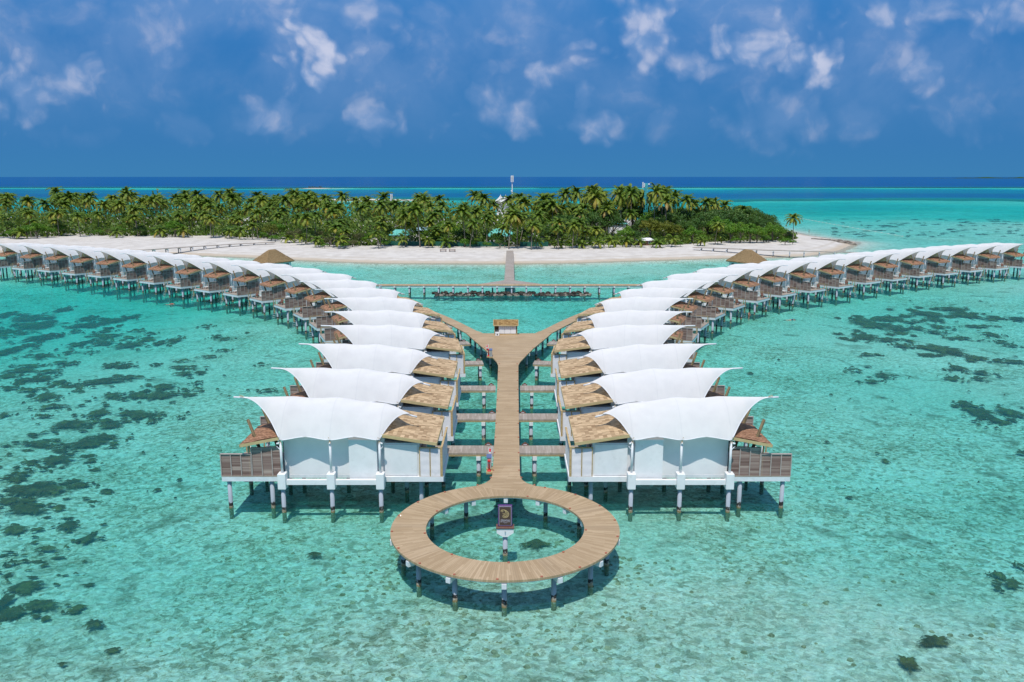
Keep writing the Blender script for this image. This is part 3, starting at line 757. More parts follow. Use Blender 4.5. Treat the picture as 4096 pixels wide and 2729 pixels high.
# emblem strokes, measured off the photo in sign units
def stroke(pts, w, y=-.124):
    b = MB(); pts = [Vector((x, z)) for x, z in pts]
    L = []; Rr = []
    for i, p in enumerate(pts):
        d = (pts[min(i+1, len(pts)-1)]-pts[max(i-1, 0)]).normalized(); nn = Vector((-d.y, d.x))*w*(.55+.45*math.sin(PI*min(max((i+.6)/(len(pts)), 0), 1)))/2
        L.append(p+nn); Rr.append(p-nn)
    vs = [(p.x, y, p.y) for p in L]+[(p.x, y, p.y) for p in Rr]+[(p.x, y+.006, p.y) for p in L]+[(p.x, y+.006, p.y) for p in Rr]
    m_ = len(pts); fs = []
    for i in range(m_-1):
        fs += [(i, i+1, m_+i+1, m_+i), (2*m_+i, 2*m_+i+1, i+1, i), (m_+i, m_+i+1, 3*m_+i+1, 3*m_+i)]
    fs += [(0, m_, 3*m_, 2*m_), (m_-1, 3*m_-1, 4*m_-1, 2*m_-1)]
    return b.add(vs, fs)
def spl(P, k=6):
    out = []; P = [P[0]]+P+[P[-1]]
    for i in range(1, len(P)-2):
        for t in range(k):
            t /= k; a, b_, c, d = [Vector(q) for q in P[i-1:i+3]]
            out.append(tuple(.5*((2*b_)+(c-a)*t+(2*a-5*b_+4*c-d)*t*t+(3*b_-a-3*c+d)*t**3)))
    out.append(P[-2]); return out
def epx(x, y): return ((x-518)/395.0*1.0, 3.93-(y-215)/650*1.63)
E1 = [(420, 412), (452, 412), (462, 385), (440, 378), (405, 395), (402, 375), (430, 355), (485, 352), (545, 375), (595, 420), (622, 475), (612, 530), (575, 575), (515, 592), (465, 578), (450, 545), (462, 515), (505, 490), (560, 485), (622, 475)]
E2 = [(440, 462), (480, 465), (530, 450), (575, 458), (610, 470)]
E3 = [(490, 372), (520, 390), (535, 420), (530, 450), (515, 462)]
E4 = [(505, 365), (545, 395), (565, 430), (575, 458)]
E5 = [(470, 500), (478, 545), (515, 565), (555, 545), (560, 500)]
E6 = [(520, 495), (500, 530), (520, 550), (545, 530), (535, 500)]
E7 = [(590, 480), (590, 520), (560, 570)]
em = MB()
for E_, w in ((E1, .042), (E2, .034), (E3, .034), (E4, .034), (E5, .034), (E6, .028), (E7, .03)):
    q = stroke(spl([epx(*p) for p in E_]), w); em.add(q.v, q.f)
em.build('emblem', M['gold'], sg)
dgs = None
def text_mesh(name, s, size, x, y, z, mat, parent, shear=0):
    cu = bpy.data.curves.new(name, 'FONT'); cu.body = s; cu.size = size; cu.align_x = 'CENTER'; cu.extrude = .003; cu.shear = shear; cu.resolution_u = 3
    o = bpy.data.objects.new(name, cu); col.objects.link(o)
    dg = bpy.context.evaluated_depsgraph_get()
    me = bpy.data.meshes.new_from_object(o.evaluated_get(dg)); bpy.data.objects.remove(o)
    me.materials.clear(); me.materials.append(mat)
    t = bpy.data.objects.new(name, me); col.objects.link(t); t.parent = parent; t.location = (x, y, z); t.rotation_euler = (PI/2, 0, 0)
    return t
text_mesh('lettering', 'Cinnamon', .165, 0, -.122, 2.745, M['lilac'], sg, .25)
text_mesh('lettering', 'HAKURAA HURAA', .085, 0, -.122, 2.64, M['lilac'], sg)
text_mesh('lettering', 'MALDIVES', .055, 0, -.122, 2.565, M['lilac'], sg)

# ------------------------------------------------------------------ villas
def canopy_fn():
    pts = [(-6.1, 7.5), (-4.9, 8.05), (-4.03, 8.25), (-2, 8.62), (0, 8.82), (2, 8.90), (4.03, 8.92), (7.95, 8.97)]
    X_ = [p[0] for p in pts]; Z_ = [p[1] for p in pts]
    def prof(x):
        w = 3.5; sc_ = math.sin(PI*x/4.03)**2 if abs(x) < 4.03 else 0
        zr = float(np.interp(x, X_, Z_)); ze = 6.3+.19*sc_; w -= .24*sc_; zr -= .13*sc_
        if x > 4.03:
            t = (x-4.03)/3.92; w = 3.5*(1-t)**1.75+.05; ze = zr-(zr-6.3)*(w/3.55)**1.05
        elif x < -4.03:
            t = (-x-4.03)/2.07; w = 3.5*(1-t)**1.6+.05; ze = zr-(zr-6.3)*(w/3.55)**1.05
        return w, zr, ze
    return prof
prof = canopy_fn()
def fab_z(x, y):
    w, zr, ze = prof(x); v = min(abs(y)/w, 1); return ze+(zr-ze)*(1-v**2.15)
def build_villa(side):
    global MIR
    MIR = side
    V = empty('water_villa', (0, 0, 0))
    # canopy
    st = sorted(set([round(x, 3) for x in list(np.linspace(-6.1, -4.03, 9))+list(np.linspace(-4.03, 4.03, 33))+list(np.linspace(4.03, 7.95, 15))]))
    nv = 20
    def cf(i, j):
        x = st[i]; w, zr, ze = prof(x); v = -1+2*j/nv; return (x, w*v, ze+(zr-ze)*(1-abs(v)**2.15))
    b = MB(); m_ = len(st)
    b.add([cf(i, j) for i in range(m_) for j in range(nv+1)], [(i*(nv+1)+j, (i+1)*(nv+1)+j, (i+1)*(nv+1)+j+1, i*(nv+1)+j+1) for i in range(m_-1) for j in range(nv)])
    cn = b.build('canopy', M['fabric'], V, True)
    b = MB()
    for sgn in (-1, 1): b.tube([(x, sgn*prof(x)[0], prof(x)[2]-.01) for x in st], .035, 6)
    b.build('edge_rope', M['steel'], cn, True)
    # masts at the two tips
    for p, q in (((7.0, 0, 8.86), (8.75, 0, 8.95)), ((-5.5, 0, 7.55), (-6.75, 0, 7.20))):
        b = MB(); b.tube([p, q], .085, 10); m1 = b.build('mast', M['steel'], cn, True)
        b = MB(); e = Vector(q); d = (Vector(q)-Vector(p)).normalized()
        for sgn in (-1, 1): b.bar(e-d*.9+Vector((0, sgn*.03, .05)), e-d*.55+Vector((0, sgn*.18, .16)), .03, .03)
        b.bar(e-d*.55+Vector((0, -.18, .16)), e-d*.55+Vector((0, .18, .16)), .03, .03)
        b.build('shackle', M['timber'], m1)
    # pods, posts
    for sgn in (1, -1):
        for x in (4.03, 0, -4.03):
            y = sgn*3.35
            MB().bevbox(x-.33, x+.33, y-.40, y+.34, 2.1, 3.42, .025).build('pod', M['white'], V)
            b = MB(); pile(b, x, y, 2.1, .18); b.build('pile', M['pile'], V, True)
            b = MB(); b.tube([(x, y-sgn*.05, 3.42), (x, y-sgn*.02, 6.1)], .10, 10); ps = b.build('post', M['steel'], V, True)
            b = MB(); b.tube([(x, y-sgn*.02, 6.0), (x+(.0 if x == 0 else -.28 if x < 0 else .28), y+sgn*.16, 5.98)], .075, 8)
            b.tube([(x, y-sgn*.02, 5.3), (x-(.3 if x < 0 else -.3 if x > 0 else 0), y+sgn*.05, 5.75)], .035, 6)
            b.build('bracket', M['steel'], ps, True)
            b = MB()
            b.bar((x-.1, y+sgn*.12, 5.98), (x+.1, y+sgn*.05, 6.5), .03, .03); b.bar((x+.08, y+sgn*.12, 5.98), (x-.08, y+sgn*.05, 6.42), .03, .03)
            b.build('shackle', M['timber'], ps)
        for xa, xb in ((.335, 3.695), (-3.695, -.335)):
            MB().box(xa, xb, sgn*3.35-.17, sgn*3.35+.17, 2.45, 2.86).build('beam', M['white'], V)
    # floor slab and main room
    MB().box(-4.25, 4.1, -2.9, 2.25, 2.58, 2.85).build('floor', M['concrete_beam'], V)
    b = MB(); pr_ = [(-2.55, 2.86), (2.22, 2.86), (2.22, 6.35), (1.4, 7.2), (0, 7.75), (-1.4, 7.2), (-2.55, 6.35)]
    k = len(pr_); xa, xb = -3.88, 3.3
    def pz(x, y, z): return (x, y, min(z, fab_z(x, y)-.16))
    b.add([pz(xa, y, z) for y, z in pr_]+[pz(xb, y, z) for y, z in pr_], [tuple(reversed(range(k))), tuple(range(k, 2*k))]+[(i, (i+1) % k, (i+1) % k+k, i+k) for i in range(k)])
    wl = b.build('wall', M['wall'], V)
    MB().box(3.301, 3.36, -2.45, 2.15, 6.05, 6.12).build('lintel', M['timber'], wl)
    # tan gable between the room front and the fabric
    ysr = np.linspace(-3.2, 3.2, 17); b = MB()
    def gx(y):
        if y < -.4: return 3.6+.25*max(0, 1-(-.4-y)/.8)*2.0
        lim = 4.03
        while lim < 5.7 and prof(lim+.05)[0] > abs(y)+.35: lim += .05
        return max(3.6, lim)
    top = [(gx(y), y, fab_z(gx(y), y)-.07) for y in ysr]; bot = [(3.42, y, 6.2) for y in ysr]
    top2 = [(x+.06, y, z-.02) for x, y, z in top]; bot2 = [(3.5, y, z) for _, y, z in bot]
    q = 17; b.add(bot+top+bot2+top2, [(q+i, q+i+1, i+1, i) for i in range(16)]+[(2*q+i, 2*q+i+1, 3*q+i+1, 3*q+i) for i in range(16)]+[(q+i, 3*q+i, 3*q+i+1, q+i+1) for i in range(16)]+[(i, i+1, 2*q+i+1, 2*q+i) for i in range(16)])
    b.build('gable', M['soffit'], V)
    # glazed doors to the terrace
    for y0, y1 in ((.5, 1.65),):
        MB().box(3.302, 3.34, y0, y1, 2.9, 5.35).build('door', M['darkdoor'], V)
        g = list(col.objects)[-1]
        b = MB(); w_ = (y1-y0)/3
        for k in range(3): b.box(3.341, 3.352, y0+k*w_+.06, y0+(k+1)*w_-.06, 3.0, 5.25)
        b.build('glass', M['glass'], g)
    for y0 in (-2.2, -1.0):
        MB().box(3.302, 3.33, y0, y0+.9, 3.6, 5.3).build('shutter', M['white'], V)
    MB().box(3.302, 4.0, -2.95, -2.75, 2.86, 6.1).build('side_wall', M['wall'], V)
    MB().box(3.302, 4.115, 2.02, 2.215, 2.86, 6.1).build('side_wall', M['wall'], V)
    # panel standing proud of the near wall
    MB().box(-3.72, -1.42, 2.222, 2.92, 2.64, 6.02).build('service_panel', M['white'], V)
    MB().box(-3.76, -1.38, 2.225, 2.99, 6.022, 6.16).build('panel_cap', M['white'], V)
    # rear block under the shingle roof
    MB().box(-4.279, -3.885, -2.5, 2.2, 2.86, 6.3).build('wall_infill', M['wall'], V)
    MB().box(-7.2, -4.28, -3.0, 2.5, 2.86, 5.72).build('rear_wall', M['wall'], V)
    MB().box(-7.02, -4.3, 2.502, 2.56, 2.95, 5.6).build('wall_panel', M['white'], V)
    MB().box(-9.15, -4.27, -3.1, 2.72, 2.42, 2.855).build('base_slab', M['white'], V)
    MB().box(-7.27, -7.202, .9, 2.2, 2.9, 5.0).build('door', M['darkdoor'], V)
    b = MB()
    for k in range(22): b.box(-7.26, -7.21, -2.2, .7, 2.95+k*.11, 2.95+k*.11+.085)
    b.build('shutter', M['grey'], V)
    # roof
    xa, za, xb, zb, y0, y1 = -3.6, 6.70, -8.65, 5.90, -4.55, 3.0
    b = MB()
    b.add([(xa, y0, za), (xb, y0, zb), (xb, y1, zb), (xa, y1, za)], [(0, 3, 2, 1)], [[(0, y0), (0, y1), (5.1, y1), (5.1, y0)]])
    b.add([(xa, y0, za-.12), (xb, y0, zb-.12), (xb, y1, zb-.12), (xa, y1, za-.12)], [(0, 1, 2, 3)], [[(0, 0)]*4])
    rf = b.build('roof', M['shingle'], V)
    rng = random.Random(5); b = MB(); nxr, nyr = 15, 22          # shingle courses as thin raised slips
    for i in range(nxr):
        for j in range(nyr):
            u0 = i/nxr; v0 = j/nyr+(.5/nyr if i % 2 else 0); v1 = min(v0+1/nyr-.004, 1); lift = rng.uniform(.012, .04)
            x0_, x1_ = xa+(xb-xa)*u0, xa+(xb-xa)*min(u0+1/nxr+.01, 1); z0_, z1_ = za+(zb-za)*u0, za+(zb-za)*min(u0+1/nxr+.01, 1)
            b.add([(x0_, y0+(y1-y0)*v0, z0_+.006), (x1_, y0+(y1-y0)*v0, z1_+lift), (x1_, y0+(y1-y0)*v1, z1_+lift), (x0_, y0+(y1-y0)*v1, z0_+.006)], [(0, 3, 2, 1)],
                  [[(i*.3+.075, j*.3+.15+(.0 if i % 2 else 0))]*4])
    b.build('shingles', M['shingle'], rf)
    b = MB()
    for y, s_ in ((y1, 1), (y0, -1)):
        b.bar((xa, y+s_*.025, za-.11), (xb-.02, y+s_*.025, zb-.11), .05, .26)
    b.bar((xb-.027, y0, zb-.11), (xb-.027, y1, zb-.11), .05, .26)
    b.build('fascia', M['fascia'], rf)
    # shower court of louvred screens
    b = MB()
    for k in range(24):
        z = 2.92+k*.099
        for x0_, x1_ in ((-8.02, -7.24), (-8.90, -8.12)):
            b.add([(x0_, 2.66, z), (x1_, 2.66, z), (x1_, 2.59, z+.075), (x0_, 2.59, z+.075), (x0_, 2.645, z-.012), (x1_, 2.645, z-.012), (x1_, 2.575, z+.063), (x0_, 2.575, z+.063)], [(3, 2, 1, 0), (4, 5, 6, 7), (4, 7, 3, 0), (2, 6, 5, 1), (7, 6, 2, 3), (1, 5, 4, 0)])
    b.box(-8.91, -7.23, 2.50, 2.53, 2.9, 5.3)
    ls = b.build('louvre_screen', M['white'], V)
    b = MB()
    for x in (-7.2, -8.07): b.box(x-.035, x+.035, 2.59, 2.69, 2.86, 5.32)
    b.box(-8.95, -7.16, 2.585, 2.695, 5.32, 5.40)
    b.box(-9.10, -8.92, 2.56, 2.71, 2.86, 5.42)
    b.build('frame', M['timber'], ls)
    b = MB()
    for k in range(36):
        y = -2.95+k*.152; b.box(-9.06, -9.0, y, y+.085, 2.88, 5.3)
    b.box(-8.99, -8.96, -2.95, 2.5, 2.88, 5.29)
    ls2 = b.build('louvre_screen', M['white'], V)
    b = MB(); b.box(-9.12, -8.96, -3.0, 2.55, 5.305, 5.40)
    for k in range(4): b.box(-8.958, -8.92, -2.95+k*1.75, -2.85+k*1.75, 2.86, 5.3)
    b.build('frame', M['timber'], ls2)
    for (x, y) in ((-7.2, 1.9), (-8.7, -2.4), (-7.2, -2.4), (-5.6, -1)):
        b = MB(); pile(b, x, y, 2.42, .18); b.build('pile', M['pile'], V, True)
    # terrace
    def dk(x0, x1, y0, y1, z0, z1): return MB().poly_slab([(x0, y0), (x1, y0), (x1, y1), (x0, y1)], z0, z1, lambda x, y: (y, x))
    dk(4.12, 9.25, -3.3, 2.75, 2.86, 2.93).build('terrace_deck', M['deck_grey'], V)
    b = MB(); b.box(9.0, 9.24, -3.29, 2.74, 2.46, 2.855); b.box(4.12, 8.998, 2.5, 2.74, 2.46, 2.855); b.box(4.12, 8.998, -3.29, -3.05, 2.46, 2.855); b.build('terrace_beam', M['concrete_beam'], V)
    for (x, y) in ((8.75, 2.4), (5.2, 2.4), (8.75, -3.0), (5.2, -3.0)):
        b = MB(); pile(b, x, y, 2.5, .18); b.build('pile', M['pile'], V, True)
    b = MB(); pile(b, 7.6, -3.9, 1.85, .15); m1 = b.build('pile', M['pile'], V, True)
    b = MB(); b.tube([(7.6, -3.9, 1.85), (7.6, -3.9, 1.9), (7.6, -3.9, 2.2), (7.6, -3.9, 2.25)], [.3, .38, .38, .3], 14); b.build('pile_cap', M['white'], V, True)
    # privacy fence
    for (xa, xb, zt) in ((4.15, 6.68, 5.32), (6.74, 9.25, 4.78)):
        b = MB(); z = 2.97
        while z < zt-.07:
            b.box(xa, xb, 2.61, 2.65, z, z+.068)
            z += .09
        b.box(xa, xb, 2.55, 2.59, 2.96, zt-.02)
        fe = b.build('fence_panel', M['slats'], V)
        b = MB(); wpan = (xb-xa)/3
        for k in range(4): b.box(xa+k*wpan-.04, xa+k*wpan+.04, 2.67, 2.72, 2.93, zt)
        b.box(xa-.03, xb+.03, 2.54, 2.73, zt, zt+.06)
        b.build('frame', M['fence_post'], fe)
    # thatched awning
    NA, NB = 14, 22
    def thp(u, v):
        # u from the top edge down to the eave, v from the near side round the far hip
        y_top = 2.95-4.7*v; y_e = 3.05-6.3*v
        x_e = 7.45-.25*math.sin(v*PI)*0-2.6*max(0, (v-.78)/.22)**2
        x = 4.1+(x_e-4.1)*u; y = y_top+(y_e-y_top)*u
        z = 6.42+.42*v*(1-.35*v)-(.66+.42*v*(1-.35*v))*u+.07*math.sin(u*PI)
        z += .05*noise.noise((x*2.1, y*2.1, 3))
        return (x, y, z)
    b = MB(); b.grid(thp, NA, NB)
    b.grid(lambda u, v: tuple(Vector(thp(1-u, v))-Vector((0, 0, .22))), NA, NB)
    rng = random.Random(11)
    for i in range(170):                                              # ragged straw along the eave
        v = rng.random(); p = Vector(thp(1, v)); l = rng.uniform(.16, .36); w_ = rng.uniform(.05, .11)
        t = Vector(thp(1, min(v+.02, 1)))-Vector(thp(1, max(v-.02, 0))); t = t.normalized()*w_
        o_ = Vector((.12*rng.random(), .06*rng.uniform(-1, 1), -l))
        b.add([p-t+Vector((0, 0, .03)), p+t+Vector((0, 0, .03)), p+t*.3+o_, p-t*.3+o_+Vector((-.05, 0, 0))], [(0, 1, 2, 3)])
    for i in range(420):                                              # tufts over the slope
        u = rng.uniform(.02, .97); v = rng.random(); p = Vector(thp(u, v)); q = Vector(thp(min(u+.09, 1), v))
        t = Vector((0, rng.uniform(.04, .09), 0)); h_ = Vector((0, 0, rng.uniform(.015, .06)))
        b.add([p-t, p+t, q+t*.5+h_, q-t*.5+h_], [(0, 3, 2, 1)])
    aw = b.build('thatch_awning', M['thatch'], V)
    b = MB(); b.bar((4.1, 3.06, 6.30), (7.5, 3.08, 5.64), .06, .24)
    b.bar((7.2, 2.9, 5.5), (7.2, -2.2, 5.5), .1, .1); b.bar((4.2, 2.9, 6.1), (4.2, -1.6, 6.3), .1, .1)
    b.build('fascia', M['fascia'], aw)
    for y in (1.7, -2.3):
        b = MB(); b.tube([(5.6, y, 2.6), (6.3, y, 5.0), (7.12, y, 7.5)], [.15, .14, .125], 10); b.build('pole', M['pole'], aw, True)
    MB().bar((6.9, 2.6, 2.94), (6.9, 2.6, 5.5), .09, .09).build('strut', M['rail'], aw)
    MB().bar((6.9, -2.8, 2.94), (6.9, -2.8, 5.5), .07, .07).build('strut', M['steel'], aw)
    # stair rail and swim ladder on the far corner
    b = MB()
    for x in (9.0, 7.4): b.box(x-.05, x+.05, -3.25, -3.15, 2.93, 4.0)
    for x in (9.05, 7.3): b.box(x-.05, x+.05, -4.1, -4.0, 2.4, 3.7)
    b.bar((9.0, -3.2, 4.0), (7.4, -3.2, 4.0), .06, .07); b.bar((7.4, -3.2, 4.0), (6.0, -3.2, 4.0), .06, .06); b.bar((7.4, -3.2, 3.5), (6.0, -3.2, 3.5), .05, .05)
    b.box(5.95, 6.05, -3.25, -3.15, 2.93, 4.0)
    b.bar((9.05, -4.05, 3.65), (9.05, -3.2, 4.0), .06, .06); b.bar((7.3, -4.05, 3.65), (7.3, -3.2, 4.0), .06, .06)
    b.build('railing', M['rail'], V)
    dk(7.2, 9.2, -4.15, -3.32, 2.40, 2.5).build('landing', M['deck_grey'], V)
    MB().box(8.9, 9.12, -4.0, -3.8, 1.2, 2.40).build('landing_leg', M['rail'], V)
    b = MB()
    for x in (8.35, 8.95): b.tube([(x, -4.1, 3.2), (x, -4.2, 2.5), (x, -6.0, -.9)], .05, 6)
    for k in range(9):
        t = k/8; b.tube([(8.35, -4.25-1.7*t, 2.35-3.1*t), (8.95, -4.25-1.7*t, 2.35-3.1*t)], .04, 6)
    b.build('ladder', M['steel'], V, True)
    MIR = 1
    return V

outer_t = [(949,1589),(1097,1473),(1206,1376),(1293,1303),(1307,1248),(1305,1195),(1266,1158),(1205,1127),(1130,1100),(1033,1078),(930,1062),(814,1049),(701,1037),(593,1024.5),(486,1015),(382,1005),(278,998),(178,989),(76,983),(-26,977)]
angs = [180, 180, 180.5, 187.5, 196, 200.5, 205.5, 210.5, 216, 221, 227.5, 231.5, 233.5, 235, 236, 236.8, 237.6, 238.3, 239, 239.7]
VIL = []
for (px, py), a in zip(outer_t, angs):
    tx, ty = un(px, py, 8.95); a = R(a)
    VIL.append((tx-8.45*math.cos(a), ty-8.45*math.sin(a), a))
rowname = {1: 'left', -1: 'right'}
protos = {}
def villa_label(side, i):
    s = rowname[side]
    if i == 0: return 'nearest villa of the %s row, its whole side wall facing the camera' % s
    if i == 19: return 'farthest villa of the %s row, cut off by the edge of the photo' % s
    return 'white-canopied water villa, %s from the camera in the %s row' % (ordw(i+1), s)
ARM = {1: [], -1: []}
for side in (1, -1):
    V0 = build_villa(side); tr0 = tree_of(V0)
    for i, (x, y, a) in enumerate(VIL):
        o = V0 if i == 0 else copy_tree(V0, tr0)
        if side == 1: o.location = (x, y, 0); o.rotation_euler = (0, 0, a); sgn = 1
        else: o.location = (-x, y, 0); o.rotation_euler = (0, 0, PI-a)
        tag(o, villa_label(side, i), 'villa', 'water villas with white tensile canopies')

# terrace furniture
def make_lounger():
    o = empty('sun_lounger', (0, 0, 0))
    b = MB(); b.box(-1.0, .95, -.33, .33, .22, .30)
    for x in (-.85, .8):
        for y in (-.28, .28): b.box(x-.03, x+.03, y-.03, y+.03, 0, .219)
    b.bar((.3, 0, .32), (1.0, 0, .72), .62, .05)
    b.build('frame', M['reddish'], o)
    b = MB(); b.bevbox(-.98, .3, -.31, .31, .302, .42, .03); b.bar((.33, 0, .41), (.98, 0, .80), .60, .10); b.build('cushion', M['cushion'], o)
    return o
def make_table():
    o = empty('deck_chair', (0, 0, 0))
    b = MB(); b.box(-.28, .28, -.28, .28, .36, .42); b.bar((-.26, 0, .42), (-.5, 0, 1.0), .54, .05); b.build('seat', M['reddish'], o)
    b = MB()
    for y in (-.26, .26):
        b.bar((-.3, y, 0), (.3, y, .36), .05, .05); b.bar((.3, y, 0), (-.3, y, .36), .05, .05); b.bar((-.32, y, .62), (.3, y, .62), .06, .05); b.bar((.27, y, .36), (.27, y, .62), .05, .05)
    b.build('legs', M['reddish'], o)
    return o
L0, T0 = make_lounger(), make_table(); Lt, Tt = tree_of(L0), tree_of(T0); used = [0, 0]
for side in (1, -1):
    for i in range(4, 20):
        x, y, a = VIL[i]
        if side == -1: x, a = -x, PI-a
        def w2(lx, ly): ly *= side; return (x+lx*math.cos(a)-ly*math.sin(a), y+lx*math.sin(a)+ly*math.cos(a), 2.932)
        s = rowname[side]
        o = L0 if not used[0] else copy_tree(L0, Lt); used[0] = 1
        o.location = w2(6.9, -1.4); o.rotation_euler = (0, 0, a+PI+side*.25)
        tag(o, 'white cushioned sun lounger on the terrace of the %s villa, %s row' % (ordw(i+1), s), 'sun lounger', 'sun loungers on the villa terraces')
        o = T0 if not used[1] else copy_tree(T0, Tt); used[1] = 1
        o.location = w2(8.3, -1.9); o.rotation_euler = (0, 0, a+side*.8)
        tag(o, 'red-brown deck chair at the terrace edge of the %s villa, %s row' % (ordw(i+1), s), 'chair', 'deck chairs on the villa terraces')

# ------------------------------------------------------------------ curved arms of the walkway
def catmull(P, step=.8):
    out = []; Q = [Vector(P[0])*2-Vector(P[1])]+[Vector(p) for p in P]+[Vector(P[-1])*2-Vector(P[-2])]
    for i in range(1, len(Q)-2):
        k = max(2, int((Q[i+1]-Q[i]).length/step))
        for t in range(k):
            t /= k; a, b_, c, d = Q[i-1:i+3]
            out.append(.5*((2*b_)+(c-a)*t+(2*a-5*b_+4*c-d)*t*t+(3*b_-a-3*c+d)*t**3))
    out.append(Vector(P[-1])); return out
def strip(path, hw, z1, z0, u_off=0):
    vs = []; fs = []; us = []; u = u_off; n_ = len(path); U = []
    for i, p in enumerate(path):
        d = (path[min(i+1, n_-1)]-path[max(i-1, 0)]).normalized(); nn = Vector((-d.y, d.x))*hw
        if i: u += (p-path[i-1]).length
        U.append(u)
        for q, z in ((p+nn, z1), (p-nn, z1), (p-nn, z0), (p+nn, z0)): vs.append((q.x, q.y, z))
    for i in range(n_-1):
        for k in range(4):
            l = (k+1) % 4; v0, v1 = (0, 2*hw) if k in (0, 2) else (0, .1)
            fs.append((i*4+k, i*4+l, (i+1)*4+l, (i+1)*4+k)); us.append([(U[i], v0), (U[i], v1), (U[i+1], v1), (U[i+1], v0)])
    fs += [(3, 2, 1, 0), tuple((n_-1)*4+k for k in range(4))]; us += [[(0, 0)]*4]*2
    return vs, fs, us
def walkway(name, path, hw, z, label, cat, mat='deck', pile_step=6, group=None, thick=.16, beam=True, bot=-2.6, light=None):
    o = empty(name, (0, 0, 0), 0, label, cat, group)
    MB().add(*strip(path, hw, z, z-thick)).build('deck', M[mat], o)
    acc_ = pile_step*.5
    for i in range(1, len(path)):
        acc_ += (path[i]-path[i-1]).length
        if acc_ >= pile_step:
            acc_ = 0; p = path[i]; d = (path[i]-path[i-1]).normalized(); nn = Vector((-d.y, d.x))
            q0, q1 = p+nn*(hw+.05), p-nn*(hw+.05)
            MB().bar((q0.x, q0.y, z-thick-.2), (q1.x, q1.y, z-thick-.2), .34, .38).build('cross_beam', M['concrete_beam'], o)
            for s_ in (-1, 1):
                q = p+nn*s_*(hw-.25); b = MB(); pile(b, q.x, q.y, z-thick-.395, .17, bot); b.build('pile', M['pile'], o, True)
    return o
for side in (1, -1):
    pts = []
    for i in range(5, 12):
        x, y, a = VIL[i]; pts.append((side*(x-14.3*math.cos(a)), y-14.3*math.sin(a)))
    pts = [(side*-6.06, 132.80)]+pts[1:]
    path = catmull(pts)
    walkway('curved_boardwalk', path, 1.12, DZ-.004, 'curved plank boardwalk sweeping behind the %s row of villas' % rowname[side], 'boardwalk', group='curved arms of the jetty')

# foot bridges to the villas
used_b = {}
for side in (1, -1):
    for i in range(10):
        x, y, a = VIL[i]
        ln = 5.3
        o = empty('footbridge', (side*x, y, 0), a if side == 1 else PI-a,
                  'plank footbridge to the %s villa from the camera in the %s row' % (ordw(i+1), rowname[side]), 'footbridge', 'footbridges from the boardwalk to the villas')
        ly = -5.95*side; x0 = -13.15 if i < 4 else -13.0; x1 = -7.6
        if i in (3,): x0 = -12.2
        b = MB(); hw = 1.12
        b.poly_slab([(x0, ly-hw), (x1, ly-hw), (x1, ly+hw), (x0, ly+hw)], DZ-.155, DZ-.008, lambda x_, y_: (x_, y_)); b.build('deck', M['deck_grey'], o)
        b = MB()
        for s_ in (-1, 1): b.box(x0+.02, x1-.02, ly+s_*hw-.03, ly+s_*hw+.03, DZ-.30, DZ-.157)
        b.build('edge_board', M['rail'], o)
        xp = -11.75 if i < 6 else -11.0
        MB().box(xp-.2, xp+.2, ly-hw-.1, ly+hw+.1, DZ-.68, DZ-.305).build('cross_beam', M['white'], o)
        for s_ in (-1, 1):
            b = MB(); pile(b, xp, ly+s_*(hw-.25), DZ-.68, .19); b.build('pile', M['pile'], o, True)
        MB().box(-7.6, -4.6, -5.6 if side == 1 else 3.12, -3.12 if side == 1 else 5.6, DZ+.0, DZ+.12).build('landing', M['deck_grey'], o)
        if i < 7:
            s = empty('number_sign', (0, 0, 0), 0, 'small brown gabled villa sign beside the %s footbridge on the %s' % (ordw(i+1), rowname[side]), 'sign', 'small brown villa signs along the boardwalk')
            s.matrix_world = o.matrix_basis
            q = -hw*side+ly-.03*side if True else 0
            sx_ = x0+.55
            prf = [(-.34, 0), (.34, 0), (.34, .09), (0, .34), (-.34, .09)]
            b = MB(); b.add([(sx_+u, q-.02, DZ+z_) for u, z_ in prf]+[(sx_+u, q+.02, DZ+z_) for u, z_ in prf], [tuple(range(5)), tuple(reversed(range(5, 10)))]+[(k, k+5, (k+1) % 5+5, (k+1) % 5) for k in range(5)])
            b.build('board', M['brown'], s)
            b = MB()
            for yy_ in (q-.025, q+.025): b.box(sx_-.16, sx_+.16, yy_-.002, yy_+.002, DZ+.06, DZ+.115)
            b.build('lettering', M['lilac'], s)

# cross pier, long pier to the beach
cp = walkway('cross_pier', [Vector((x, 193.1)) for x in np.linspace(-42.5, 42.5, 100)], 1.25, DZ, 'straight plank pier on piles crossing in front of the beach', 'pier', pile_step=3.43)
b = MB(); b.box(-42, 42, 191.95, 192.2, DZ-.5, DZ-.165); b.build('edge_beam', M['concrete_beam'], cp)
lp = empty('beach_pier', (0, 0, 0), 0, 'straight plank pier from the cross pier to the white beach', 'pier')
MB().poly_slab([(-7.4, 194.355), (7.6, 194.355), (1.1, 201.8), (1.0, 284.5), (-1.4, 284.5), (-1.4, 201.8)], DZ-.16, DZ-.004).build('deck', M['deck_grey'], lp)
for y in np.arange(198, 280, 6.0):
    for x in (-1.1, .7) if y > 202 else (-4.2, 4.0):
        b = MB(); pile(b, x, y, DZ-.17, .17); b.build('pile', M['pile'], lp, True)
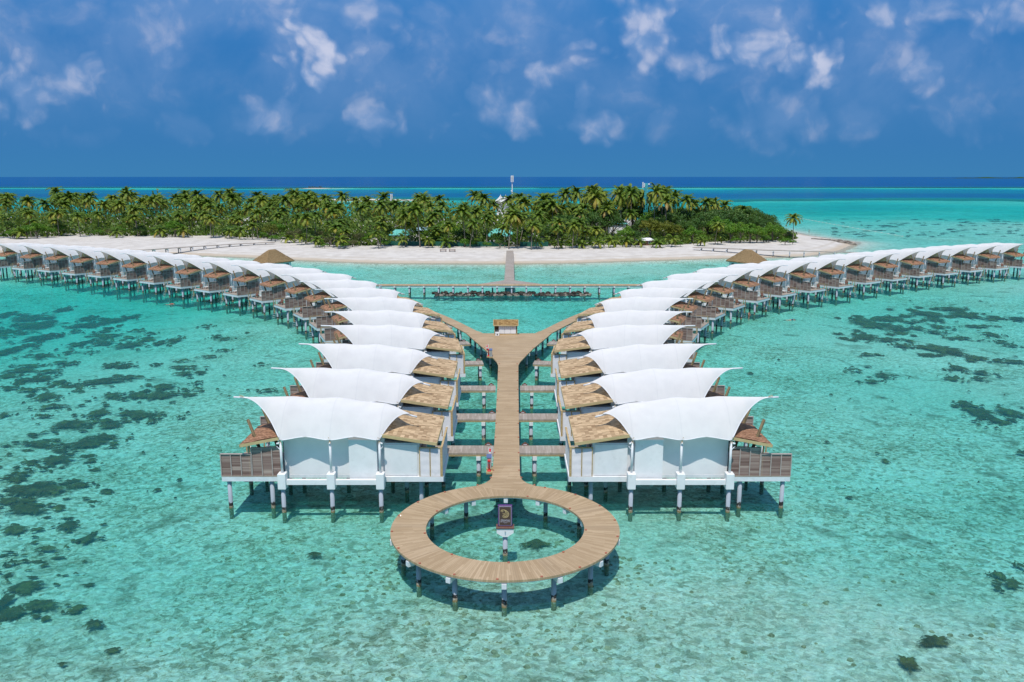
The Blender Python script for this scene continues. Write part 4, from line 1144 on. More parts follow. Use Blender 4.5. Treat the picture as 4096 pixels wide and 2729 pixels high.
# side piers to the shore
wl_ = walkway('shore_pier', catmull([(-146, 268), (-130.7, 284.7), (-116.3, 301.6), (-101.7, 316.1), (-92, 322)], 1.5), 1.0, 2.25, 'slim plank pier reaching the beach at the left, behind the villas', 'pier', 'deck_grey', 4.2, 'slim piers linking the villa rows to the beach', bot=-1.5)
wr_ = walkway('shore_pier', catmull([(66, 299), (76.8, 293.7), (91.1, 286.6), (116.8, 278.2), (134, 272)], 1.5), 1.0, 2.25, 'slim plank pier reaching the beach at the right, beside the hip-roofed hut', 'pier', 'deck_grey', 4.2, 'slim piers linking the villa rows to the beach', bot=-1.5)

# breakwater stones under the cross pier
def rock_mesh(seed, mat):
    import bmesh
    bm = bmesh.new(); bmesh.ops.create_icosphere(bm, subdivisions=2, radius=.5)
    for v in bm.verts:
        p = v.co; k = 1+.55*noise.noise(p*2.2+Vector((seed, 0, 0)))+.22*noise.noise(p*5+Vector((0, seed, 0)))
        v.co = Vector((p.x*1.15, p.y*.95, p.z*.8))*k
    me = bpy.data.meshes.new('rock'); bm.to_mesh(me); bm.free(); me.materials.append(mat); return me
RKD = [rock_mesh(i*3.3, M['rock_dark']) for i in range(5)]; RKP = [rock_mesh(i*2.7+50, M['rock_pale']) for i in range(5)]
rr = random.Random(21); rl = []
for i in range(150):
    x = -17.5+36*i/150+rr.uniform(-.3, .3); low = rr.random() < .45
    y = 191.1+rr.uniform(-.5, .4) if low else 192.2+rr.uniform(-.2, .9)
    rl.append((x, y, rr.uniform(-.05, .12) if low else rr.uniform(.15, .55), low and rr.random() < .55))
for (x, y, z, pale) in rl:
    o = bpy.data.objects.new('rock', rr.choice(RKP if pale else RKD)); col.objects.link(o)
    s = rr.uniform(.7, 1.3); o.location = (x, y, z); o.scale = (s, s, s*.9); o.rotation_euler = (rr.uniform(-.4, .4), rr.uniform(-.4, .4), rr.uniform(0, 6.3))
    if pale: tag(o, 'pale sunlit boulder low on the seaward side of the breakwater under the cross pier', 'rock', 'pale boulders of the breakwater')
    else: tag(o, 'dark boulder heaped in the low breakwater under the cross pier', 'rock', 'dark boulders of the breakwater')
for i in range(34):
    t = i/33; x, y = (128+12*t, 352-4*t) if t < .75 else (136+rr.uniform(0, 6), 341+rr.uniform(-5, 5))
    o = bpy.data.objects.new('rock', rr.choice(RKP)); col.objects.link(o); s = rr.uniform(.7, 1.3)*(1 if t < .75 else 2.2)
    o.location = (x, y+rr.uniform(-.6, .6), gz(x, y)+.2); o.scale = (s*1.2, s, s*.7); o.rotation_euler = (0, 0, rr.uniform(0, 6))
    tag(o, 'weathered grey boulder in the rock groyne on the sand spit', 'rock', 'boulders of the groyne on the spit')

# ------------------------------------------------------------------ shed, fire points, ice box
sh = empty('equipment_shed', (-.5, 131.05, DZ), 0, 'small timber shed with shingle roof and three white doors at the fork of the jetty', 'shed')
b = MB(); b.box(-1.85, -1.75, -.55, .6, 0, 1.7); b.box(1.75, 1.85, -.55, .6, 0, 1.7); b.box(-1.75, 1.75, .5, .6, 0, 1.7); b.box(-1.75, 1.75, -.5, .5, 0, .16); b.box(-1.75, 1.75, -.55, -.45, 1.56, 1.7); b.build('frame', M['timber'], sh)
for k in range(3):
    x0 = -1.13+k*.93
    dr = MB().bevbox(x0, x0+.91, -.53, -.46, .18, 1.55, .008).build('door', M['white'], sh)
    b = MB(); cx_, cz_ = x0+.46, 1.3
    for (w_, h_) in ((.17, .2),):
        for sgn in (-1, 1):
            b.box(cx_-w_, cx_+w_, -.537, -.531, cz_+sgn*h_-.014, cz_+sgn*h_+.014); b.box(cx_+sgn*w_-.014, cx_+sgn*w_+.014, -.537, -.531, cz_-h_, cz_+h_)
    b.box(cx_-.03, cx_+.03, -.536, -.531, cz_-.02, cz_+.05)
    b.build('pictogram', M['grey'], dr)
    MB().box(x0+.05, x0+.08, -.56, -.53, .75, .92).build('handle', M['dark_steel'], dr)
MB().box(-1.7, -1.16, -.1, .3, .17, .75).build('shelf_unit', M['grey'], sh)
b = MB()
b.grid(lambda u, v: (-2.0+4*v, -.8+.85*u, 1.62+.78*u), 6, 6, lambda u, v: (u*1.15, v*4)); b.grid(lambda u, v: (-2.0+4*v, .05+.8*u, 2.40-.75*u), 6, 6, lambda u, v: (u*1.15, v*4))
rfs = b.build('roof', M['hip_thatch'], sh)
b = MB(); b.bar((-2, -.82, 1.55), (2, -.82, 1.55), .05, .14)
for sgn in (-2.0, 2.0): b.bar((sgn, -.8, 1.57), (sgn, .05, 2.35), .05, .1); b.bar((sgn, .05, 2.35), (sgn, .85, 1.6), .05, .1)
b.build('fascia', M['fascia'], rfs)
ib = empty('ice_box', (-1.85, 129.75, DZ), 0, 'white box with a dark mark standing left in front of the shed', 'box')
MB().bevbox(-.33, .33, -.25, .25, 0, .5, .03).build('body', M['white'], ib); MB().bevbox(-.35, .35, -.27, .27, .502, .57, .02).build('lid', M['white'], ib)
b = MB(); b.tube([(0, -.251, .26), (0, -.262, .26)], .11, 12); b.box(-.06, .06, -.262, -.251, .1, .2); b.build('mark', M['dark_steel'], ib)

def hydrant(x, y, lab):
    o = empty('fire_hydrant', (x, y, DZ), 0, lab, 'hydrant', 'red fire hydrants on the boardwalk')
    b = MB(); b.tube([(0, 0, -.02), (0, 0, .05), (0, 0, .06), (0, 0, .14)], [.18, .18, .12, .085], 12); b.tube([(0, 0, .14), (0, 0, .78)], [.075, .07], 12); b.build('barrel', M['red'], o, True)
    b = MB(); b.tube([(0, 0, .78), (0, 0, .84), (0, 0, .96), (0, 0, 1.02), (0, 0, 1.05)], [.09, .13, .13, .08, .03], 12); b.build('cap', M['red'], o, True)
    b = MB(); b.tube([(0, -.08, .74), (0, -.2, .74)], .055, 10); b.build('outlet', M['dark_steel'], o, True)
    MB().box(-.24, .3, -.3, .3, -.20, -.024).build('bracket', M['timber'], o)
def cabinet(x, y, lab):
    o = empty('hose_cabinet', (x, y, DZ), 0, lab, 'cabinet', 'grey hose cabinets on the boardwalk')
    b = MB(); pf = [(-.28, 0), (.28, 0), (.28, 1.05), (-.28, .92)]
    b.add([(-.2, u, z) for u, z in pf]+[(.2, u, z) for u, z in pf], [tuple(reversed(range(4))), tuple(range(4, 8))]+[(k, (k+1) % 4, (k+1) % 4+4, k+4) for k in range(4)])
    b.build('body', M['grey'], o)
    b = MB(); b.bar((0, -.31, .935), (0, .31, 1.08), .46, .04); b.build('lid', M['blue_lid'], o)
    MB().box(-.24, .3, -.34, .34, -.18, -.004).build('bracket', M['timber'], o)
def lifering(x, y, lab):
    o = empty('life_ring_stand', (x, y, DZ), 0, lab, 'life ring', 'red and white life rings on the boardwalk')
    b = MB(); b.box(-.03, .03, -.03, .03, .01, 1.5); b.bar((0, 0, 1.1), (-.28, -.02, 1.1), .04, .04); b.bar((0, 0, .75), (-.28, -.02, .9), .03, .03); b.box(-.32, -.28, -.04, .0, .85, 1.42); b.build('stand', M['white'], o)
    def tor(t0, t1):
        b = MB()
        pts = [(-.17, .30*math.cos(t), .95+.30*math.sin(t)) for t in np.linspace(t0, t1, 9)]
        return b.tube(pts, .085, 10)
    for k in range(4):
        t = k*PI/2; tor(t, t+PI/2-.45).build('red_section', M['red'], o, True); tor(t+PI/2-.449, t+PI/2-.001).build('white_band', M['white'], o, True)
    MB().box(-.05, .05, -.05, .05, 0, .01).build('foot', M['white'], o)
x_, y_ = un(1958, 1884, DZ); hydrant(-1.48, y_, 'red fire hydrant on the left edge of the boardwalk nearest the ring')
cabinet(-1.50, y_+.95, 'grey hose cabinet with sloping blue lid beside the nearer red hydrant')
lifering(-1.28, y_+2.1, 'red and white life ring on a white post by the nearer hydrant')
hx, hy = un(1954, 1424, DZ); hydrant(hx, hy, 'red fire hydrant at the left edge of the fork, seen below the shed')
cabinet(hx+.33, hy-.35, 'grey hose cabinet with blue lid beside the farther hydrant near the fork')
lifering(hx-.05, hy+1.0, 'red and white life ring on a white post at the fork of the jetty')

# ------------------------------------------------------------------ hip-roofed huts behind the rows
def hut(side):
    o = empty('hip_roof_hut', (side*-63.6, 215.8, 0), 0, 'square-cut hip roof hut with tan thatch behind the %s row of villas' % rowname[side], 'hut', 'hip roofed huts behind the villa rows')
    e1 = Vector((-5.4*side, 3.3)); e2 = Vector((5.0*side, 8.3))
    P = [Vector((0, 0)), e2, e1+e2, e1]
    if side == -1: P = [P[0], P[3], P[2], P[1]]
    ctr = (e1+e2)/2
    ra, rb = ctr-e2*.10-e1*0, ctr+e2*.10
    ez, rz_ = 4.9, 8.15
    b = MB()
    corners = [Vector((0, 0)), e2, e1+e2, e1]
    def face(pts):
        p = [Vector(q) for q in pts]
        # subdivide for soft thatch relief
        us = [[((q-p[0]).dot((p[1]-p[0]).normalized()), (q-p[0]).length) for q in p]]
        nn = (p[1]-p[0]).cross(p[2]-p[0]); idx_ = tuple(range(len(p)))
        if nn.z < 0: idx_ = idx_[::-1]; us = [us[0][::-1]]
        b.add(p, [idx_], us)
    c3 = [Vector((c.x, c.y, ez)) for c in corners]; A_ = Vector((ra.x, ra.y, rz_)); B_ = Vector((rb.x, rb.y, rz_))
    face([c3[0], c3[1], B_, A_]); face([c3[1], c3[2], B_]); face([c3[2], c3[3], A_, B_]); face([c3[3], c3[0], A_])
    dn = Vector((0, 0, .25))
    for i in range(4):
        p, q = c3[i], c3[(i+1) % 4]; b.add([p, q, q-dn, p-dn], [(0, 1, 2, 3)], [[(0, 0), (3, 0), (3, .3), (0, .3)]])
    b.add([c-dn for c in c3], [(0, 1, 2, 3)], [[(0, 0)]*4])
    rf_ = b.build('roof', M['old_thatch'], o)
    b = MB(); rng = random.Random(4)
    tri = [(c3[0], c3[1], B_, A_), (c3[3], c3[0], A_, A_), (c3[1], c3[2], B_, B_), (c3[2], c3[3], A_, B_)]
    for t in tri:
        for k in range(260):
            u, v = rng.random(), rng.random()
            p = (t[0].lerp(t[1], u)).lerp(t[3].lerp(t[2], u), v); q = (t[0].lerp(t[1], u)).lerp(t[3].lerp(t[2], u), max(v-.12, -.03))
            s_ = (t[1]-t[0]).normalized()*.14; h_ = Vector((0, 0, .09))
            b.add([p-s_+Vector((0, 0, .01)), p+s_+Vector((0, 0, .01)), q+s_+h_, q-s_+h_], [(0, 1, 2, 3)])
    b.build('thatch_tufts', M['old_thatch'], rf_)
    b = MB(); pw = [ctr+(c-ctr)*.84 for c in corners]
    pw_ = pw if side == 1 else pw[::-1]
    b.poly_slab([(p.x, p.y) for p in (pw_ if (pw_[1]-pw_[0]).cross(pw_[2]-pw_[1]) > 0 else pw_[::-1])], 2.4, 4.7); wl__ = b.build('wall', M['wall'], o)
    d1 = (e1).normalized(); d2 = e2.normalized()
    def win(base, d, nrm, l, z0, z1, nm, mat):
        p = base+d*l
        b = MB(); q = p+nrm*.02
        b.bar((q.x-d.x*.45, q.y-d.y*.45, (z0+z1)/2), (q.x+d.x*.45, q.y+d.y*.45, (z0+z1)/2), .05, z1-z0); b.build(nm, M[mat], wl__)
    nr = Vector((d2.y, -d2.x))*(1 if side == 1 else -1)
    win(pw[0], d2, nr, 6.8, 3.3, 4.3, 'window', 'glass'); win(pw[0], d2, nr, 3.6, 2.5, 4.3, 'door', 'timber'); win(pw[0], d1, Vector((-d1.y, d1.x))*(-1 if side == -1 else 1)*(-1 if False else 1), 2.6, 3.3, 4.3, 'window', 'glass')
    b = MB(); b.poly_slab([(p.x, p.y) for p in ([ctr+(c-ctr)*.98 for c in (corners if (e2).cross(e1) > 0 else corners[::-1])])], 2.15, 2.35); b.build('deck', M['deck_grey'], o)
    for s_ in (.15, .85):
        for t_ in (.12, .5, .88):
            q = e1*s_+e2*t_; b = MB(); pile(b, q.x, q.y, 2.15, .18); b.build('pile', M['pile'], o, True)
hut(1); hut(-1)

# ------------------------------------------------------------------ trees
def age_build(mb, name, mat, ages):
    me = mb.mesh(name, mat)
    at = me.attributes.new('age', 'FLOAT', 'POINT'); at.data.foreach_set('value', ages); return me
WIND = Vector((.55, .25, 0))
def palm_meshes(seed, h=14.0, nf=24, young=False):
    rg = random.Random(seed)
    lean = rg.uniform(.2, 2.6) if not young else .3; la = rg.uniform(0, 2*PI)
    pts = []; rad = []
    for i in range(9):
        t = i/8; off = lean*(t**1.6) if seed % 2 else lean*math.sin(t*PI*.5)**2
        pts.append((math.cos(la)*off, math.sin(la)*off, h*t-(.4 if i == 0 else 0))); rad.append((.26 if i == 0 else .19-.07*t)*(.8 if young else 1))
    tb = MB().tube(pts, rad, 8); tm = tb.mesh('trunk', M['trunk'], True)
    top = Vector(pts[-1]); b = MB(); ages = []
    for k in range(nf):
        az = k*2.399+rg.uniform(-.25, .25); lvl = k/(nf-1)
        elev = 1.40-1.75*lvl**.9+rg.uniform(-.15, .15); Lf = rg.uniform(4.3, 5.7)*(.75 if lvl < .12 else 1)
        age = max(0, min(1, .06+.42*lvl**1.6+rg.uniform(-.10, .16)))
        if lvl > .86 and rg.random() < .6: age = rg.uniform(.72, 1.0)
        p = Vector(top)+Vector((0, 0, -.1)); e = elev; step = Lf/9; prev = None; spine = [p.copy()]; dirs = []
        for i in range(9):
            d = Vector((math.cos(az)*math.cos(e), math.sin(az)*math.cos(e), math.sin(e)))
            d = (d+WIND*(.035*i)).normalized(); p = p+d*step; spine.append(p.copy()); dirs.append(d)
            e -= .09+.024*i
        dirs.append(dirs[-1])
        for i in range(1, 10):
            for sub in (0, .34, .67):
                if i == 9 and sub: continue
                q = spine[i] if not sub else spine[i].lerp(spine[i+1], sub); t = (i+sub)/9; d = dirs[min(i, 9)]
                sd_ = d.cross(Vector((0, 0, 1)))
                if sd_.length < .05: sd_ = Vector((math.sin(az), -math.cos(az), 0))
                sd_.normalize(); up = sd_.cross(d)
                ll = (.35+1.0*math.sin(PI*min(t*.9+.12, 1)))*.92; w_ = .25
                for s_ in (-1, 1):
                    tip = q+sd_*s_*ll*.72+d*ll*.5-Vector((0, 0, 1))*ll*(.16+.40*rg.random())+up*.05
                    o_ = len(b.v)
                    b.v += [tuple(q-d*w_), tuple(q+d*w_), tuple(tip)]; b.f.append((o_, o_+1, o_+2) if s_ < 0 else (o_+1, o_, o_+2)); ages += [age+.05, age, min(1, age+rg.uniform(0, .16))]
        for i in range(9):
            a_, c_ = spine[i], spine[i+1]; d = dirs[i]; sd_ = d.cross(Vector((0, 0, 1))); sd_ = sd_.normalized()*.06 if sd_.length > .05 else Vector((.06, 0, 0))
            o_ = len(b.v); b.v += [tuple(a_-sd_), tuple(a_+sd_), tuple(c_+sd_*.7), tuple(c_-sd_*.7)]; b.f.append((o_, o_+1, o_+2, o_+3)); ages += [min(1, age+.25)]*4
    cm = age_build(b, 'crown', M['frond'], ages)
    return tm, cm, h
def tree_meshes(seed, mat, h=9.0, rw=4.5, nq=2300, shrub=False):
    rg = random.Random(seed); b = MB(); ages = []
    cl = []
    ncl = 10 if shrub else 26
    for k in range(ncl):
        a = rg.uniform(0, 2*PI); r = rw*math.sqrt(rg.random())*.78; z = h*(.30 if shrub else .42)+(h*.5)*(1-(r/rw)**2)*rg.uniform(.4, 1.0)
        cl.append((Vector((r*math.cos(a), r*math.sin(a), z)), rg.uniform(.6, 1.35)*rw/4.2, rg.uniform(0, .6)))
    for k in range(nq):
        c, cr, ca = cl[rg.randrange(ncl)]
        v = Vector((rg.gauss(0, 1), rg.gauss(0, 1), rg.gauss(.25, .9))).normalized()
        p = c+Vector((v.x*cr*1.15, v.y*cr*1.15, v.z*cr*.82))*rg.uniform(.72, 1.06)
        nrm = (v+Vector((rg.gauss(0, .5), rg.gauss(0, .5), rg.gauss(.3, .5)))).normalized()
        t = nrm.cross(Vector((rg.random(), rg.random(), rg.random()))).normalized(); u = nrm.cross(t); s = rg.uniform(.14, .34)*(.8 if shrub else 1)*(rw/4.5)**.5
        o_ = len(b.v); b.v += [tuple(p-t*s), tuple(p+u*s*.6), tuple(p+t*s*1.1), tuple(p-u*s*.6)]; b.f.append((o_, o_+1, o_+2, o_+3))
        ages += [min(1, max(0, ca+rg.uniform(.0, .5)))]*4
    cm = age_build(b, 'crown', mat, ages)
    t = MB(); t.tube([(0, 0, -.3), (.1, .05, h*.25), (.0, .1, h*.5)], [.3*rw/4.5, .24*rw/4.5, .14*rw/4.5], 8)
    for k in range(5):
        c = cl[k][0]; t.tube([(0.05, .05, h*.22+k*.2), tuple(c*.6+Vector((0, 0, h*.12))), tuple(c)], [.13*rw/4.5, .08*rw/4.5, .03], 6)
    return t.mesh('trunk', M['bark'], True), cm, h
PV = [palm_meshes(i+1, random.Random(i).uniform(11, 15), 25+i % 5) for i in range(9)]
YV = [palm_meshes(40+i, 2.6+i*.9, 15, True) for i in range(3)]
TV = {'dark': [tree_meshes(60+i, M['leaf_dark'], 10, 5.0) for i in range(3)], 'bright': [tree_meshes(70+i, M['leaf_bright'], 8, 4.6) for i in range(3)],
      'yellow': [tree_meshes(75+i, M['leaf_yellow'], 8, 4.2) for i in range(2)], 'olive': [tree_meshes(80+i, M['leaf_olive'], 6, 4.0, 1500, True) for i in range(2)],
      'shrub': [tree_meshes(90+i, M['leaf_bright'], 3.0, 2.4, 800, True) for i in range(2)], 'dshrub': [tree_meshes(95+i, M['leaf_dark'], 3.2, 2.6, 800, True) for i in range(2)]}
def plant(kind, name, x, y, s, rz, v, zs=1):
    tm, cm, h = v
    o = empty(name, (x, y, gz(x, y)-.05), rz); o.scale = (s, s, s*zs)
    for me, nm in ((tm, 'trunk'), (cm, 'crown')):
        c = bpy.data.objects.new(nm, me); col.objects.link(c); c.parent = o
    return o
VEG = [(-420, 352), (-330, 352), (-214, 348), (-198, 346), (-192, 358), (-172, 353), (-133, 355), (-115, 345), (-98, 336), (-83, 321), (-70, 305), (-56, 301), (-46, 306), (-31, 303), (-10, 301), (0, 299), (20, 300), (42, 305), (65, 306), (81, 321), (94, 324), (106, 329), (114, 330), (124, 346), (130, 372)]
vx = [p[0] for p in VEG]; vy = [p[1] for p in VEG]
def edge_y(x): return float(np.interp(x, vx, vy))
rp = random.Random(77)
PALMS = []; TREES = []
def free(x, y, lst, d): return all((x-a)**2+(y-b)**2 > d*d for a, b in lst)
pp = []
# front-line palms picked out of the photo: base pixel, crown pixel
for (bx, by, cy_) in [(2035, 1000, 865), (1948, 988, 880), (2018, 992, 915), (1680, 993, 845), (1622, 992, 868), (1515, 998, 945), (2068, 996, 880), (2125, 1003, 905), (2146, 996, 910), (2233, 1001, 915), (1880, 996, 895), (2290, 998, 905),
                      (2860, 982, 905), (3172, 973, 872), (322, 950, 868), (845, 958, 880), (1395, 985, 935), (1010, 962, 905), (700, 952, 870), (1795, 992, 905), (1860, 990, 850), (2380, 996, 920)]:
    x, y = un(bx, by, 1.3)
    h = CZ-y*math.tan(TH+math.atan((cy_-1364.5)/F))-1.3
    v = rp.choice(PV); s = max(.45, min(1.6, h/v[2]))
    o = plant('palm', 'coconut_palm', x, y, s if s > .75 else .75, rp.uniform(0, 6.3), v, 1 if s > .75 else s/.75); pp.append((x, y)); PALMS.append((o, x, y, h))
for (bx, cy_, dp) in [(2700, 775, 40), (2735, 785, 34), (2770, 800, 45), (2808, 795, 38), (2853, 800, 44), (2893, 806, 50), (2965, 822, 42), (2640, 760, 50), (2610, 752, 46), (2660, 790, 28), (2520, 760, 44), (2480, 765, 52)]:
    x = (bx-2048)/F*375+CX; y = edge_y(x)+dp; x = (bx-2048)/F*y+CX
    h = CZ-y*math.tan(TH+math.atan((cy_+18-1364.5)/F))-1.5; v = rp.choice(PV)
    o = plant('palm', 'coconut_palm', x, y, .95, rp.uniform(0, 6.3), v, h/v[2]/.95); pp.append((x, y)); PALMS.append((o, x, y, h))
tries = 0
while len(PALMS) < 272 and tries < 30000:
    tries += 1
    x = rp.uniform(-275, 60) if rp.random() < .74 else rp.uniform(10, 78); dpt = rp.random()**1.25*105; y = edge_y(x)+2+dpt
    if x > 35 and (dpt < 28 or x > 70): continue
    if x/(y) > .40 or x/y < -.68: continue
    if 8 > dpt and rp.random() < .5: continue
    if abs(x/y-60/372) < .016 and y < 372: continue
    if not free(x, y, pp, 5.6): continue
    v = rp.choice(PV); hh = (rp.uniform(4.5, 10.5) if dpt < 35 else rp.uniform(7, 12.5))+min(dpt*.07, 5.0)*rp.uniform(.4, 1.1)+(3.0 if x > 30 else 0)
    s = hh/v[2]; o = plant('palm', 'coconut_palm', x, y, max(.85, min(1.15, s)), rp.uniform(0, 6.3), v, s/max(.85, min(1.15, s))); pp.append((x, y)); PALMS.append((o, x, y, hh))
# young palms along the beach edge
for i in range(24):
    x = [-88, -80, -72, -62, -40, -24, 10, 18, 26, 32, 37, 43, 48, 54, 60, -150, -140, -118, -168, -205, 80, 72, -30, -112][i]; y = edge_y(x)+rp.uniform(-1.0, 3)
    v = rp.choice(YV); s = rp.uniform(.62, .9); o = plant('palm', 'coconut_palm', x, y, s, rp.uniform(0, 6.3), v); PALMS.append((o, x, y, v[2]*s))
# broadleaf trees
for (px, py, topy, kind) in [(1770, 975, 885, 'bright'), (1810, 975, 890, 'bright'), (1725, 978, 905, 'bright'), (1845, 985, 915, 'dark'), (1750, 985, 925, 'bright'), (1470, 985, 935, 'bright'), (2210, 985, 880, 'dark'), (2250, 975, 850, 'dark'), (2300, 970, 845, 'dark'), (2350, 970, 835, 'dark'), (2400, 965, 840, 'dark'),
        (2450, 965, 850, 'dark'), (2180, 985, 905, 'dark'), (2600, 975, 870, 'yellow'), (2655, 975, 880, 'yellow'), (2690, 975, 890, 'yellow'), (2560, 960, 870, 'dark'), (2740, 970, 875, 'dark'), (2790, 965, 860, 'dark'), (2830, 960, 830, 'dark'), (2880, 955, 820, 'dark'), (2930, 955, 822, 'dark'),
        (2980, 950, 825, 'dark'), (3030, 950, 838, 'dark'), (3075, 952, 855, 'dark'), (3095, 955, 878, 'dark'), (3118, 962, 898, 'bright'), (2960, 975, 885, 'bright'), (3000, 975, 890, 'bright'), (3040, 978, 900, 'bright'), (2920, 975, 890, 'bright'), (2770, 978, 900, 'bright'), (2690, 960, 842, 'dark'), (2725, 955, 832, 'dark'), (2760, 952, 828, 'dark'), (2640, 955, 850, 'dark'), (2600, 950, 845, 'bright'), (2785, 945, 818, 'dark'), (2710, 945, 820, 'dark'), (2880, 968, 860, 'bright'), (2850, 962, 845, 'dark'), (3010, 962, 855, 'dark'), (3090, 968, 885, 'bright'), (2960, 962, 850, 'dark'), (2260, 945, 818, 'dark'), (2320, 945, 812, 'dark'), (2380, 942, 815, 'bright'), (2440, 940, 810, 'dark'), (2500, 940, 815, 'dark'), (2545, 938, 812, 'bright'), (2620, 938, 812, 'dark'), (2675, 938, 812, 'dark'), (2290, 935, 800, 'dark'), (2410, 934, 800, 'dark'), (2530, 934, 800, 'dark'), (120, 928, 845, 'dark'), (330, 926, 840, 'bright'), (520, 926, 838, 'dark'), (760, 926, 842, 'dark'), (980, 928, 845, 'bright'), (1240, 932, 840, 'dark'), (1480, 936, 838, 'dark'), (1640, 938, 840, 'dark'), (1880, 940, 838, 'bright'), (2990, 938, 815, 'dark'), (2940, 938, 812, 'dark'),
        (2860, 935, 812, 'dark'), (2810, 935, 815, 'dark'), (3060, 940, 845, 'dark'), (3158, 970, 920, 'olive'), (2120, 985, 900, 'dark'), (1990, 990, 930, 'dark'), (1560, 975, 900, 'dark'), (1440, 985, 920, 'olive'), (1370, 985, 915, 'olive'), (1320, 990, 940, 'olive'), (1275, 980, 915, 'olive'), (1410, 992, 955, 'olive'),
        (150, 958, 890, 'bright'), (110, 958, 900, 'bright'), (60, 960, 915, 'bright'), (190, 955, 905, 'bright'), (20, 962, 922, 'bright'), (245, 948, 895, 'bright'), (690, 955, 880, 'bright'), (480, 950, 905, 'bright'), (450, 950, 910, 'olive'), (1080, 968, 890, 'yellow'), (1100, 960, 880, 'bright'), (1180, 975, 905, 'olive'),
        (2500, 985, 900, 'bright'), (2540, 985, 915, 'dark'), (2150, 960, 860, 'bright'), (2200, 950, 835, 'bright'), (560, 950, 915, 'dark'), (920, 955, 900, 'dark'), (1230, 970, 910, 'dark'), (40, 945, 880, 'dark'), (640, 950, 900, 'dark'), (2075, 985, 925, 'bright')]:
    x, y = un(px, py, 1.3); y = max(y, edge_y(x)+2.0)
    h = CZ-y*math.tan(TH+math.atan((topy-1364.5)/F))-1.3
    v = rp.choice(TV[kind]); s = max(.5, h/(v[2]*1.02)); ss = max(s, .72)
    o = plant('tree', 'shrub_tree' if kind == 'olive' else 'broadleaf_tree', x, y, ss, rp.uniform(0, 6.3), v, s/ss); TREES.append((o, x, y, h, kind))
SHR = []
for i in range(46):
    x = rp.uniform(-250, 124); y = edge_y(x)+rp.uniform(.5, 14)
    if x/y < -.66: continue
    k = rp.choice(['shrub', 'dshrub', 'shrub']); v = rp.choice(TV[k]); s = rp.uniform(.6, 1.25)
    o = plant('shrub', 'beach_shrub', x, y, s, rp.uniform(0, 6.3), v); SHR.append((o, x, y, k, s))
for px, py in [(2279, 997), (2720, 990), (2640, 992), (1300, 995), (1275, 992), (1380, 997), (1100, 972), (3170, 978), (3140, 980)]:
    x, y = un(px, py, 1.3); k = 'shrub'; o = plant('shrub', 'beach_shrub', x, y, rp.uniform(.7, 1.1), rp.uniform(0, 6), rp.choice(TV['shrub'])); SHR.append((o, x, y, k, 1))
# labels by row and place
rows = {}
for t in PALMS:
    d = t[2]-edge_y(t[1]); yg = t[3] < 6
    r = 'young' if yg else 'front' if d < 9 else 'second' if d < 26 else 'third' if d < 52 else 'back'
    rows.setdefault(r, []).append(t)
txt = {'young': 'short young coconut palm at the beach edge, %s from the left', 'front': 'coconut palm along the beach front, %s, %s front palm from the left', 'second': 'coconut palm just behind the beach-front palms, %s, %s of that row from the left',
       'third': 'coconut palm in the middle of the grove, %s, %s of that row from the left', 'back': 'coconut palm at the back of the grove, %s, %s of that row from the left'}
for r, l in rows.items():
    l.sort(key=lambda t: t[1]/t[2])
    for i, t in enumerate(l):
        w_ = ordw(i+1) if i < 99 else '%dth' % (i+1)
        tag(t[0], txt[r] % w_ if r == 'young' else txt[r] % ('tall' if t[3] > 14 else 'mid-height' if t[3] > 9 else 'low', w_), 'palm tree', 'coconut palms on the island')
kinds = {}
for t in TREES: kinds.setdefault(t[4], []).append(t)
kt = {'dark': 'dark green broadleaf tree among the palms', 'bright': 'bright green broadleaf tree near the beach', 'yellow': 'yellow-green broadleaf tree behind the beach', 'olive': 'dull olive bushy tree at the beach edge'}
for k, l in kinds.items():
    l.sort(key=lambda t: t[1]/t[2])
    for i, t in enumerate(l): tag(t[0], '%s, %s of its colour from the left' % (kt[k], ordw(i+1)), 'tree', 'broadleaf trees on the island')
SHR.sort(key=lambda t: t[1]/t[2])
for i, t in enumerate(SHR): tag(t[0], 'low %s green shrub on the sand by the palms, %s shrub from the left' % ('bright' if t[3] == 'shrub' else 'dark', ordw(i+1)), 'shrub', 'shrubs along the beach edge')
# leafy undergrowth in the shade of the grove
b = MB(); ages = []; rg = random.Random(9)
for i in range(64000):
    x = rg.uniform(-290, 122); y = edge_y(x)+10+rg.random()**1.3*100
    hz = (3.1+3.0*noise.noise((x*.05, y*.05, 0))+3.2*noise.noise((x*.17, y*.17, 4)))*min(1, .45+(y-edge_y(x))*.03)
    if hz < .6: continue
    z = 1.2+rg.random()**.8*hz*(1.7+min(1.3, max(0, y-edge_y(x)-12)*.04) if x < 25 else .9); s = rg.uniform(.35, .95)
    v = Vector((rg.gauss(0, 1), rg.gauss(-.3, 1), rg.gauss(.5, .7))).normalized(); t = v.cross(Vector((rg.random(), rg.random(), rg.random()))).normalized(); u = v.cross(t); p = Vector((x, y, z))
    o_ = len(b.v); b.v += [tuple(p-t*s), tuple(p+u*s*.6), tuple(p+t*s), tuple(p-u*s*.6)]; b.f.append((o_, o_+1, o_+2, o_+3)); ages += [rg.uniform(0, .8)]*4
ug = bpy.data.objects.new('undergrowth', age_build(b, 'undergrowth', M['leaf_mid'], ages)); col.objects.link(ug)
tag(ug, 'dark leafy undergrowth in the shade of the palm grove', 'undergrowth', kind='stuff')

